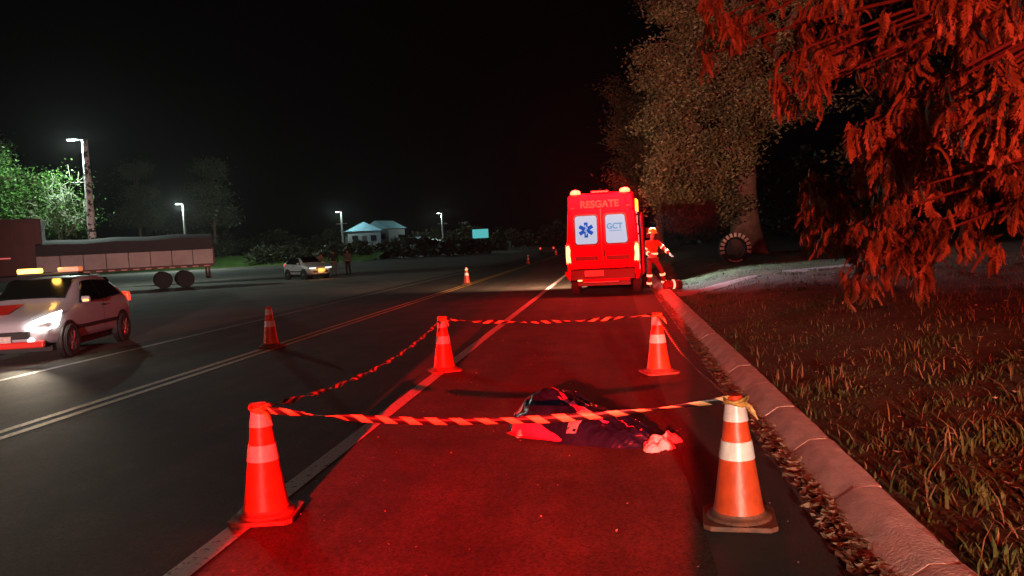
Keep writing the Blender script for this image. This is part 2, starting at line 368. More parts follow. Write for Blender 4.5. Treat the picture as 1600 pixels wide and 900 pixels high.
# ------------------------------------------------------------------ traffic cones
def make_cone():
    t=empty('traffic_cone'); 
    mb=MB(); 
    base=[(x,y) for x,y in ((-.2,-.16),(-.16,-.2),(.16,-.2),(.2,-.16),(.2,.16),(.16,.2),(-.16,.2),(-.2,.16))]
    mb.prism(base,'Z',.004,.032); 
    mb.lathe([(.185,.03),(.172,.045),(.150,.055),(.140,.075)],n=28)
    mb.build('base','orange_dirty',t,bevel=.006)
    mb=MB(); mb.lathe([(.142,.07),(.134,.10),(.092,.385),(.055,.64),(.048,.685),(.040,.70),(.030,.70)],n=32); mb.build('body','orange',t,smooth=True)
    r=lambda z:.134-(z-.10)*(.134-.055)/.54
    for a,b in((.355,.455),(.56,.655)):
        mb=MB(); mb.lathe([(r(a)-.002,a),(r(a)+.004,a+.002),(r(b)+.004,b-.002),(r(b)-.002,b)],n=32); mb.build('reflective_band','reflect',t,smooth=True)
    return t
cone=make_cone(); G='traffic cones closing the lane'
CONES=[((-2.25,4.72),.15,'large dirty orange cone, nearest on the left, standing on the white edge line',1.0),
((.635,4.60),-.10,'large orange cone nearest on the right, beside the leaf-filled gutter',1.0),
((-2.30,10.29),.5,'taped orange cone farther off on the left, on the white edge line beyond the bundle',1.0),
((.46,9.66),.3,'taped orange cone farther off on the right, before the ambulance and beyond the bundle',1.0),
((-6.20,13.63),.2,'plain orange cone without tape standing on the yellow centre line, nearest of its row',1.0),
((-6.25,33.2),.0,'small distant orange cone on the yellow centre line, second of its row',1.0),
((-6.35,58.5),.4,'tiny distant orange cone on the centre line, third of its row',1.0),
((-6.4,88),.1,'farthest tiny orange cone on the centre line, beside the dark parked vehicle',1.0)]
for i,(p,rz,lb,s) in enumerate(CONES):
    c=cone if i==0 else copy_tree(cone); c.location=(p[0],p[1],.001); c.scale=(1,1,1.04); c.rotation_euler=(0,0,rz); tag(c,lb,'traffic cone',G)
for ch in [x for x in bpy.data.objects if x.parent==cone and x.name.startswith('base')]: pass

# barrier tape
tape=empty('barrier_tape',(-2.24,4.64,.66),0,'black and orange striped tape strung round four cones over the bundle','barrier tape')
def span(A,B,sag,tw,width,seed,n=90,t0=0):
    A=Vector(A);B=Vector(B); L=(B-A).length; V=[];UV=[]; d=(B-A).normalized(); side=Vector((0,0,1))
    for i in range(n+1):
        t=i/n; p=A.lerp(B,t)-Vector((0,0,sag*4*t*(1-t)))
        a=tw(t)+.25*noise.noise((t*5,seed,0)); u=Matrix.Rotation(a,3,d)@side; w=width*(.8+.25*noise.noise((t*7,seed,3)))
        V+= [tuple(p-u*w/2),tuple(p+u*w/2)]; UV.append((t*L/.155,0))
    V=[tuple(Vector(v)-tape.location) for v in V]
    F=[(2*i,2*i+1,2*i+3,2*i+2) for i in range(n)]
    me=bpy.data.meshes.new('tape_span'); me.from_pydata(V,[],F); ul=me.uv_layers.new(name='UVMap')
    for p in me.polygons:
        for li in p.loop_indices:
            vi=me.loops[li].vertex_index; ul.data[li].uv=(UV[vi//2][0],vi%2)
    me.polygons.foreach_set('use_smooth',[True]*len(F))
    o=link('tape_span',me,'tape',tape); s=o.modifiers.new('sol','SOLIDIFY'); s.thickness=.0015; return o
zc=.665
zc=.69
span((-2.20,4.70,zc),(.60,4.58,zc+.02),.10,lambda t:.1+ (1.2*math.exp(-((t-.13)/.05)**2)) + (1.0*math.exp(-((t-.86)/.08)**2)),.054,1)
span((-2.26,4.76,zc),(-2.30,10.25,zc),.16,lambda t:t*34,.050,2,n=260)
span((-2.26,10.25,zc),(.42,9.63,zc+.02),.06,lambda t:t*12,.050,3,n=150)
span((.48,9.62,zc),(.64,4.62,zc),.10,lambda t:1.0+.5*math.sin(t*6),.056,4)
mk=M['knot']=mat('yellow_tape_knot',(.75,.48,.12),.5,col2=(.08,.05,.03),scale=22)
for (x,y),s in(((-2.25,4.72),1),((.635,4.60),1.1),((-2.30,10.29),.9),((.46,9.66),.9)):
    mb=MB()
    for k in range(3):
        pts=[]
        for j in range(25):
            a=2*PI*j/24; r=.060+.006*math.sin(3*a+k); pts.append((x+r*math.cos(a)*s,y+r*math.sin(a)*s,.685+.012*k+.012*math.sin(a*2+k)))
        mb.tube([tuple(Vector(p)-tape.location) for p in pts],.009,6)
    for e in((.05,.02),(.07,-.03)):
        mb.tube([tuple(Vector((x+.05,y-.05,.69))-tape.location),tuple(Vector((x+.05+e[0]*.5,y-.07,.66+e[1]*.4))-tape.location),tuple(Vector((x+.04+e[0],y-.08,.63+e[1]))-tape.location)],[.012,.016,.004],5)
    mb.build('knot',mk,tape,smooth=True)

# ------------------------------------------------------------------ covered bundle on the shoulder
def bundle():
    A=Vector((-.90,7.08,0)); B=Vector((.26,6.30,0)); ax=(B-A); L=ax.length; ax.normalize(); sd=Vector((-ax.y,ax.x,0))
    t=empty('covered_bundle',tuple((A+B)/2),0,'long bundle under a shiny dark plastic sheet lying on the shoulder between the cones','covered bundle')
    O=Vector(t.location)
    def sh(u,v):
        wid=(.40*math.sin(PI*min(1,max(0,(u*.92+.05))))**.45)*(1.05-.30*u)
        hh=.30*(math.sin(PI*(u*.94+.03))**.5)*(1-.45*u)+.12*math.exp(-((u-.24)/.16)**2)
        e=max(0,1-abs(v)**2.4)
        cr=.030*noise.noise((u*7,v*2.2+2,1))+.040*abs(noise.noise((u*13+v*3,v*3,4)))+.018*abs(noise.noise((u*30-v*6,v*6,7)))
        p=A+ax*(u*L)+sd*(v*wid*(1+.12*noise.noise((u*4,math.copysign(1,v),2)))+.03*noise.noise((u*4,v,9)))
        return Vector((p.x,p.y,max(.006,hh*e**.75+cr*min(1,e*3))))
    nu,nv=150,70; V=[tuple(sh(i/nu,-1+2*j/nv)-O) for i in range(nu+1) for j in range(nv+1)]
    F=[(i*(nv+1)+j,(i+1)*(nv+1)+j,(i+1)*(nv+1)+j+1,i*(nv+1)+j+1) for i in range(nu) for j in range(nv)]
    fast_mesh('plastic_sheet',V,F,'sheet',t,smooth=True)
    def strip(name,u0,u1,vf,wf,m,n=60,k=6,up=.008,seed=0):
        V=[]
        for i in range(n+1):
            q=i/n; u=u0+(u1-u0)*q
            for j in range(k+1):
                v=vf(q)+wf(q)*(j/k-.5)
                pt=sh(u,max(-1.3,min(1,v))); 
                if v<-1: pt.z=.006
                pt.z+=up+.006*abs(noise.noise((q*14,j*.7,seed))); V.append(tuple(pt-O))
        return fast_mesh(name,V,[(i*(k+1)+j,(i+1)*(k+1)+j,(i+1)*(k+1)+j+1,i*(k+1)+j+1) for i in range(n) for j in range(k)],m,t,smooth=True)
    strip('red_cloth',.08,.52,lambda q:-1.04+.06*q,lambda q:.46*(1-q)**.9+.01,'red_cloth',seed=1,up=.014)
    strip('red_thread',.20,.66,lambda q:-.02-.35*q+.05*math.sin(q*9),lambda q:.10*math.sin(PI*q)**.7+.012,'red_cloth',k=3,seed=2)  # red glints on the sheet folds, laid on as coloured strips
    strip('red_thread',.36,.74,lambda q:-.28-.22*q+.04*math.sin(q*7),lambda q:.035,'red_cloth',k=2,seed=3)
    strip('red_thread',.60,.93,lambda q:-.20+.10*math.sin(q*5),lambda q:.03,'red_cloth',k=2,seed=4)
    strip('grey_patch',.02,.13,lambda q:-.45,lambda q:.5,'sheet_matt',seed=5,up=.012)
    strip('grey_patch',.54,.60,lambda q:-.55,lambda q:.7,'sheet_matt',seed=6)
    def cloth(name,c,su,sv,h,m,rot,seed,n=30):
        V=[]
        for i in range(n+1):
            for j in range(n+1):
                a=-1+2*i/n; b=-1+2*j/n; q_=max(abs(a),abs(b)); rr=math.hypot(a,b); f=q_/rr if rr else 1; a2,b2=a*f,b*f; rr=math.hypot(a2,b2)
                rad=1+.22*math.sin(3*math.atan2(b2,a2)+seed)
                z=.006+h*max(0,1-rr**2)**.6*(.75+.55*noise.noise((a2*1.8,b2*1.8,seed)))+.03*abs(noise.noise((a2*3.5,b2*3.5,seed+2)))*(1-rr*.6)
                q=Matrix.Rotation(rot,3,'Z')@Vector((a2*su*rad,b2*sv*rad,0)); V.append((c[0]+q.x-O.x,c[1]+q.y-O.y,max(.004,z)))
        F=[(i*(n+1)+j,(i+1)*(n+1)+j,(i+1)*(n+1)+j+1,i*(n+1)+j+1) for i in range(n) for j in range(n)]
        return fast_mesh(name,V,F,m,t,smooth=True)
    cloth('pink_cloth',(.25,6.20),.12,.13,.10,'pink_cloth',.5,3)
    cloth('pink_cloth',(.36,6.36),.12,.06,.09,'pink_cloth',.7,11)
    cloth('pink_cloth',(-.86,6.70),.06,.09,.05,'pink_cloth',.2,8)
bundle()

# ------------------------------------------------------------------ text
def text_mesh(s,name,size,depth,m,parent,loc,rot,bold=.0):
    cu=bpy.data.curves.new(name,'FONT'); cu.body=s; cu.size=size; cu.extrude=depth; cu.offset=bold; cu.align_x='CENTER'; cu.align_y='CENTER'
    o=bpy.data.objects.new(name,cu); C.objects.link(o)
    dg=bpy.context.evaluated_depsgraph_get(); me=bpy.data.meshes.new_from_object(o.evaluated_get(dg)); bpy.data.objects.remove(o)
    o=link(name,me,m,parent); o.location=loc; o.rotation_euler=rot; return o

# ------------------------------------------------------------------ wheels
def wheel(parent,loc,r=.33,w=.22,out=1,rim='alloy'):
    t=MB(); t.lathe([(r*.62,-w/2),(r*.9,-w/2),(r,-w*.36),(r,w*.36),(r*.9,w/2),(r*.62,w/2),(r*.6,0)],n=28,axis='X')
    o=t.build('wheel','rubber',parent,smooth=True); o.location=loc
    m=MB(); m.lathe([(r*.62,-w*.3),(r*.62,w*.42*out if out>0 else w*.3),(r*.56,w*.36*out)],n=24,axis='X')
    for k in range(6):
        a=k*PI/3; m.box((w*.38*out,math.cos(a)*r*.33,math.sin(a)*r*.33),(.03,.05,.05)) 
        m.tube([(w*.38*out,0,0),(w*.38*out,math.cos(a)*r*.6,math.sin(a)*r*.6)],[.035,.022],6)
    m.lathe([(.06,w*.3*out),(.06,w*.42*out)],n=12,axis='X')
    m.build('rim',rim,o)
    return o

# ------------------------------------------------------------------ ambulance  (local: +Y forward, rear face at y=0)
def ambulance():
    t=empty('ambulance',(-.36,22.95,0),R(-4.5),'red rescue ambulance van seen from behind with lit windows and glowing red roof lamps','ambulance')
    W2=1.03
    def ring(y,zb,zt,wb,wt,wm=None,r=.14,n=5):
        pts=[(-wb+.05,zb),(wb-.05,zb),(wb,zb+.06),(wb,1.35)]
        for k in range(n+1):
            a=PI/2*k/n; pts.append((wt-r+r*math.cos(a),zt-r+r*math.sin(a)))
        for k in range(n+1):
            a=PI/2*k/n; pts.append((-(wt-r)-r*math.sin(a),zt-r+r*math.cos(a)))
        pts+=[(-wb,1.35),(-wb,zb+.06)]
        return [(x,y,z) for x,z in pts]
    mb=MB(); mb.loft([ring(0,.50,2.90,1.0,.90,r=.16),ring(.05,.46,2.93,1.03,.93),ring(.5,.42,2.96,1.03,.94),ring(3.9,.40,2.95,1.03,.94),ring(4.5,.40,2.72,1.03,.88,r=.2),ring(5.15,.42,1.95,1.0,.80,r=.2),ring(5.5,.46,1.62,.95,.78,r=.12),ring(5.85,.55,1.40,.85,.75,r=.05)])
    mb.build('body','red_paint',t,smooth=True,bevel=.02)
    # rear doors
    for s,x0,x1 in((-1,-.93,-.008),(1,.008,.93)):
        mb=MB(); xt=.80*s
        if s<0: poly=[(-.955,.83),(-.008,.83),(-.008,2.52),(-.83,2.52),(-.90,1.9),(-.945,1.35)]
        else: poly=[(.008,.83),(.955,.83),(.945,1.35),(.90,1.9),(.83,2.52),(.008,2.52)]
        mb.prism(poly,'Y',-.035,-.002); d=mb.build('rear_door','red_paint',t,bevel=.012)
        # lit window in a dark gasket
        xa,xb=(-.74,-.12) if s<0 else (.13,.70)
        def rr(xa,xb,za,zb,r,sh=0):
            P=[]
            for cx,cz,a0 in((xb-r,zb-r,0),(xa+r,zb-r,90),(xa+r,za+r,180),(xb-r,za+r,270)):
                for k in range(5): a=R(a0+22.5*k); P.append((cx+r*math.cos(a)-sh*(cz-1.9)*(1 if cx>(xa+xb)/2 else 0),cz+r*math.sin(a)))
            return P
        sh=.09*s if s>0 else 0
        mb=MB(); mb.prism(rr(xa-.045,xb+.045,1.455,2.345,.10,sh),'Y',-.043,-.034); mb.build('window_seal','black',d)
        mb=MB(); mb.prism(rr(xa,xb,1.50,2.30,.08,sh),'Y',-.050,-.040); w=mb.build('window','win_lit',d)
        for z,hw in((1.28,.36),(1.16,.38)):
            mb=MB(); xc=(xa+xb)/2; mb.box((xc,-.041,z),(hw*1.8,.018,.03)); mb.build('moulding','red_paint',d,bevel=.006)
        mb=MB(); mb.box(((xa+xb)/2+.02*s,-.040,1.10),(.64,.014,.15)); mb.build('recess','black',d,bevel=.01)
        for z in(.95,1.6,2.42):
            mb=MB(); mb.lathe([(.022,-.05),(.022,.05)],(s*(.955-.04*(z-.8)),-.045,z),10); mb.build('hinge','red_paint',d)
    mb=MB(); mb.box((0,-.030,1.68),(.030,.02,1.72)); mb.build('door_seam','black',t)
    mb=MB(); mb.box((0,-.030,2.535),(1.7,.02,.022)); mb.build('door_seam','black',t)
    # handle on right door
    mb=MB(); mb.box((.06,-.06,1.22),(.05,.05,.22)); mb.build('door_handle','black',t,bevel=.01)
    # window graphics
    e=MB(); cx,cz=-.43,1.90
    for k in range(3):
        a=PI/2+k*PI/3; dx,dz=math.cos(a),math.sin(a); n=(-dz,dx); h=.215; w=.052
        pts=[(cx+dx*h*q1+n[0]*w*q2,cz+dz*h*q1+n[1]*w*q2) for q1,q2 in((1,1),(-1,1),(-1,-1),(1,-1))]
        e.prism(pts,'Y',-.0535-.001*k,-.0505)
    e.build('star_emblem','emblem',t)
    e=MB(); e.box((cx,-.0575,cz),(.018,.003,.30)); 
    sp=[(cx+.045*math.sin(j*.75),-.0575,cz-.11+.24*j/16) for j in range(17)]; e.tube(sp,.009,5); e.build('staff_and_snake','win_lit',t)
    text_mesh('GCT','lettering',.22,.002,'emblem_pale',t,(.38,-.0535,1.97),(R(90),0,0),.006)
    e=MB(); e.box((.40,-.053,1.845),(.36,.003,.018)); e.build('underline','emblem_pale',t)
    text_mesh('RESGATE','lettering',.27,.003,'dark_red_letters',t,(-.02,-.056,2.61),(R(90),0,0),.012)
    mb=MB(); mb.box((0,-.028,2.62),(1.45,.03,.28)); mb.build('header_panel','red_paint',t,bevel=.01)
    # tail lamps
    for s in(-1,1):
        mb=MB(); mb.prism([(s*.90,.98),(s*1.025,.98),(s*1.035,1.15),(s*1.02,1.45),(s*.95,1.47),(s*.91,1.35),(s*.925,1.2)],'Y',-.065,.03); mb.build('tail_lamp','tail',t,bevel=.02)
        mb=MB(); mb.prism([(s*.88,.93),(s*1.045,.93),(s*1.05,1.50),(s*.90,1.52)],'Y',-.035,.04); mb.build('lamp_housing','tail_red',t,bevel=.02)
        mb=MB(); mb.lathe([(.13,-.02),(.15,.02),(.14,.07),(.09,.11),(.03,.12)],(s*.70,.06,2.93),20,sy=.62); mb.build('roof_beacon','beacon',t,smooth=True)
        mb=MB(); mb.lathe([(.17,-.04),(.17,.0)],(s*.70,.06,2.915),20,sy=.65); mb.build('beacon_base','black',t)
        mb=MB(); mb.box((s*.62,-.20,.47),(.18,.02,.035)); mb.build('reflector','tail',t)  # glows like the tail lamp in place of returned light
        mb=MB(); mb.box((s*.99,-.09,.67),(.16,.1,.13)); mb.build('bumper_corner','red_paint',t,bevel=.02)
        mb=MB(); mb.box((s*.55,.6,.14),(.06,.4,.06)); 
    mb=MB(); mb.box((0,.02,2.965),(.5,.10,.07)); mb.build('camera_pod','red_stripe',t,bevel=.02)
    mb=MB(); mb.box((0,-.055,.86),(1.82,.10,.13)); mb.build('bumper','red_paint',t,bevel=.025)
    mb=MB(); mb.box((0,-.05,.62),(1.86,.12,.34)); mb.build('lower_bumper','black',t,bevel=.03)
    mb=MB(); mb.box((-.24,-.125,.66),(.54,.02,.16)); mb.build('licence_plate','plate',t,bevel=.01)
    mb=MB(); mb.box((.10,-.20,.47),(1.35,.16,.05)); mb.build('rear_step','red_paint',t,bevel=.012)
    mb=MB(); mb.box((-.05,-.275,.42),(1.0,.02,.025)); mb.build('step_strip','plate',t)
    mb=MB(); mb.box((0,2.4,.36),(1.5,4.4,.14)); mb.build('chassis','black',t)
    for s in(-1,1):
        for y in(.95,4.75): wheel(t,(s*.90,y,.35),.35,.24,s)
    # right-hand side: reflective chequers, amber side lamps, lit sliding door opening
    for k in range(7):
        mb=MB(); mb.box((1.036-(.0 if k<4 else .012*(k-3)),.20,.78+.27*k),(.014,.22,.22)); mb.build('side_strip','retro_pale',t)
    for y in(.35,1.1): 
        mb=MB(); mb.box((.985,y,2.55),(.05,.10,.36)); mb.build('side_lamp','amber',t,bevel=.015)
    mb=MB(); mb.box((1.034,2.9,1.45),(.012,1.2,1.75)); mb.build('side_doorway','win_lit',t)
    mb=MB(); mb.box((1.09,1.65,1.45),(.05,1.2,1.8)); mb.build('sliding_door','red_paint',t,bevel=.02)
    for s in(-1,1):
        mb=MB(); mb.box((s*1.16,4.85,1.75),(.22,.10,.36)); mb.tube([(s*1.0,4.85,1.6),(s*1.12,4.85,1.6)],.03,6); mb.build('wing_mirror','black',t,bevel=.03)
    mb=MB(); mb.add([(-.78,4.62,2.56),(.78,4.62,2.56),(.74,5.22,1.85),(-.74,5.22,1.85)],[(0,1,2,3)]); mb.build('windscreen','glass',t)
    for s in(-1,1):
        p=light('beacon_light','POINT',(0,0,0),620,(1,.015,.01),size=.1); p.parent=t; p.location=(s*.70,-.12,3.16)
        p=light('tail_light','SPOT',(0,0,0),14,(1,.05,.02),size=.06,angle=150,blend=.6); p.parent=t; p.location=(s*.97,-.14,1.2); p.rotation_euler=(R(80),0,PI)
    mb=MB(); mb.box((-.985,3.4,2.5),(.06,.30,.10)); mb.build('side_lamp','amber',t,bevel=.015)  # left-hand lamp, added to go with the road light below
    p=light('side_lamp_light','SPOT',(0,0,0),5000,(1,.55,.36),size=.1,angle=120,blend=.8); p.parent=t; p.location=(-1.12,3.4,2.5); p.rotation_euler=(Vector((-2.2,6.0,-2.2))).to_track_quat('-Z','Y').to_euler()  # warm light added to brighten the road left of the ambulance
    p=light('doorway_light','SPOT',(0,0,0),1800,(.66,.86,1),size=.12,angle=98,blend=.5); p.parent=t; p.location=(1.25,2.9,2.25); p.rotation_euler=(Vector((3.0,-1.3,-1.7))).to_track_quat('-Z','Y').to_euler()
ambulance()

# ------------------------------------------------------------------ people
def skin_mesh(name,nodes,edges,m,parent,root=0,sub=2):
    me=bpy.data.meshes.new(name); me.from_pydata([n[:3] for n in nodes],edges,[]); o=link(name,me,m,parent)
    sk=o.modifiers.new('skin','SKIN'); sk.use_smooth_shade=True; sv=me.skin_vertices[0].data if me.skin_vertices else None
    if sv is None:
        bm=bmesh.new(); bm.from_mesh(me); bm.verts.layers.skin.verify(); bm.to_mesh(me); bm.free(); sv=me.skin_vertices[0].data
    for i,n in enumerate(nodes): sv[i].radius=(n[3],n[4] if len(n)>4 else n[3]); sv[i].use_root=(i==root)
    s=o.modifiers.new('sub','SUBSURF'); s.levels=s.render_levels=sub; return o
def person(loc,rz,label,top,bottom,pose,hat=None,group=None,bands=False,skin='skin'):
    """pose: dict of joint positions (front = -Y)."""
    t=empty('person',loc,rz,label,'person',group)
    P=dict(pelvis=(0,0,.95),chest=(0,0,1.30),neck=(0,0,1.50),head=(0,-.02,1.64),
      shL=(-.19,0,1.43),shR=(.19,0,1.43),elL=(-.27,.02,1.14),elR=(.27,.02,1.14),haL=(-.28,-.08,.88),haR=(.28,-.08,.88),
      hiL=(-.10,0,.92),hiR=(.10,0,.92),knL=(-.12,-.03,.50),knR=(.12,-.03,.50),anL=(-.13,.03,.09),anR=(.13,.03,.09)); P.update(pose)
    V={k:Vector(v) for k,v in P.items()}
    def nd(v,r,r2=None): return (v.x,v.y,v.z,r,r2 or r)
    # continuous skin body: neck, head, arms to hands, legs
    nodes=[nd(V['pelvis'],.12,.10),nd(V['chest'],.14,.11),nd(V['neck'],.055),nd(V['neck'].lerp(V['head'],.55),.06),nd(V['head'],.085,.095),nd(V['head']+Vector((0,0,.11)),.07,.08)]
    ed=[(0,1),(1,2),(2,3),(3,4),(4,5)]
    for s in'LR':
        a=len(nodes); nodes+=[nd(V['sh'+s],.06),nd(V['el'+s],.042),nd(V['ha'+s],.026,.03)]; ed+=[(1,a),(a,a+1),(a+1,a+2)]
        d=(V['ha'+s]-V['el'+s]).normalized(); sd=d.cross(Vector((0,1,0))).normalized()
        palm=V['ha'+s]+d*.07; b=len(nodes); nodes.append(nd(palm,.036,.018)); ed.append((a+2,b))
        for k in range(4): c=len(nodes); nodes.append(nd(palm+d*.06+sd*(k-1.5)*.022,.010)); nodes.append(nd(palm+d*(.10-.008*abs(k-1.5))+sd*(k-1.5)*.024+Vector((0,-.02,0)),.008)); ed+=[(b,c),(c,c+1)]
        c=len(nodes); nodes.append(nd(palm+d*.01-sd*.055+Vector((0,-.015,0)),.010)); ed.append((b,c))
        a=len(nodes); nodes+=[nd(V['hi'+s],.09),nd(V['kn'+s],.058),nd(V['an'+s],.04),nd(V['an'+s]+Vector((0,-.14,-.05)),.038,.03)]; ed+=[(0,a),(a,a+1),(a+1,a+2),(a+2,a+3)]
    skin_mesh('body',nodes,ed,skin,t)
    # jacket
    N=[nd(V['pelvis']+Vector((0,0,-.02)),.165,.125),nd(V['chest'],.175,.13),nd(V['neck']-Vector((0,0,.03)),.085,.075)]; E=[(0,1),(1,2)]
    for s in'LR': a=len(N); N+=[nd(V['sh'+s],.085),nd(V['el'+s],.062),nd(V['el'+s].lerp(V['ha'+s],.92),.048)]; E+=[(1,a),(a,a+1),(a+1,a+2)]
    skin_mesh('jacket',N,E,top,t)
    N=[nd(V['pelvis'],.155,.12)];E=[]
    for s in'LR': a=len(N); N+=[nd(V['hi'+s]-Vector((0,0,.05)),.105),nd(V['kn'+s],.078),nd(V['an'+s]+Vector((0,0,.03)),.066)]; E+=[(0,a),(a,a+1),(a+1,a+2)]
    skin_mesh('trousers',N,E,bottom,t)
    for s in'LR':
        mb=MB(); c=V['an'+s]; mb.loft([[(c.x+math.cos(q)*a_,c.y+oy+math.sin(q)*b_,c.z+z) for q in [2*PI*k/12 for k in range(12)]] for z,a_,b_,oy in((-.085,.052,.14,-.06),(-.05,.055,.145,-.06),(-.01,.05,.08,-.01),(.06,.05,.055,0))]); mb.build('shoe','black',t,smooth=True)
    h=V['head']
    mb=MB(); mb.lathe([(.02,-.02),(.012,.02)],(h.x,h.y-.10,h.z+.02),6); mb.build('nose',skin,t)
    if hat=='helmet':
        mb=MB(); mb.lathe([(.17,.03),(.175,.045),(.135,.06),(.130,.12),(.10,.19),(.05,.22),(.01,.225)],(h.x,h.y,h.z+.02),20,sy=1.12); mb.build('helmet','helmet',t,smooth=True)
    else:
        mb=MB(); mb.lathe([(.088,.02),(.100,.06),(.095,.12),(.06,.175),(.01,.19)],(h.x,h.y+.015,h.z),16,sy=1.1); mb.build('hair','hair',t,smooth=True)
    if bands:
        def ringb(c,d,r,h=.05,r2=None):
            d=d.normalized(); u=d.cross(Vector((0,1,.01))).normalized(); w=d.cross(u); mb=MB(); n=14
            mb.loft([[tuple(c+d*z+(u*math.cos(2*PI*k/n)*rr+w*math.sin(2*PI*k/n)*(rr if not r2 else rr*r2))) for k in range(n)] for z,rr in((-h/2,r),(h/2,r))],cap=False); mb.build('reflective_band','retro',t,fix=False)
        ringb(V['pelvis'].lerp(V['chest'],.35),V['chest']-V['pelvis'],.185,.06,.8)
        for s in'LR':
            ringb(V['el'+s].lerp(V['ha'+s],.5),V['ha'+s]-V['el'+s],.066,.06); ringb(V['kn'+s].lerp(V['an'+s],.25),V['an'+s]-V['kn'+s],.088,.07); ringb(V['kn'+s].lerp(V['an'+s],.85),V['an'+s]-V['kn'+s],.082,.06)
            ringb(V['sh'+s].lerp(V['el'+s],.7),V['el'+s]-V['sh'+s],.074,.05)
    return t
person((1.16,25.6,.0),R(15),'rescue worker in yellow helmet and orange banded jacket beside the ambulance','jacket','trousers',
   dict(elR=(.36,-.12,1.22),haR=(.46,-.30,1.06),knR=(.26,-.10,.52),anR=(.34,-.05,.12),elL=(-.28,-.1,1.15),haL=(-.12,-.32,1.05),head=(.02,-.05,1.66)),hat='helmet',bands=True)
person((-19.3,53.3,0),R(25),'person in dark clothes standing nearest to the parked white car, left of two','dark_cloth','grey_cloth',dict(elL=(-.33,-.05,1.18),haL=(-.42,-.15,1.0)))
person((-18.7,54.5,0),R(-10),'person in grey clothes standing apart from the white car, right of two','grey_cloth','dark_cloth',{})
person((-20.2,52.6,0),R(60),'person in pale shirt leaning over the white car bonnet','pale_cloth','dark_cloth',dict(chest=(0,-.22,1.22),neck=(0,-.33,1.36),head=(0,-.42,1.47),shL=(-.19,-.28,1.32),shR=(.19,-.28,1.32),elL=(-.24,-.42,1.08),elR=(.24,-.42,1.08),haL=(-.2,-.58,.98),haR=(.2,-.58,.98)))

# equipment bag on the kerb beside the worker
bag=empty('equipment_bag',(1.55,22.6,.13),R(20),'dull red equipment bag lying on the kerb by the ambulance','bag')
mb=MB(); mb.loft([[(x,math.cos(a)*.13*s_,.13*s_+math.sin(a)*.12*s_) for a in [2*PI*k/12 for k in range(12)]] for x,s_ in((-.26,.7),(-.22,1),(0,1.06),(.22,1),(.26,.7))]); mb.build('bag_body','trousers',bag,smooth=True)
mb=MB(); mb.tube([(-.12,-.06,.24),(-.1,0,.36),(.1,0,.36),(.12,.06,.24)],.016,6); mb.build('handle','black',bag)
mb=MB(); mb.loft([[(x,math.cos(a)*.142,.135+math.sin(a)*.132) for a in [2*PI*k/12 for k in range(12)]] for x in(-.03,.03)],cap=False); mb.build('reflective_band','retro',bag,fix=False)

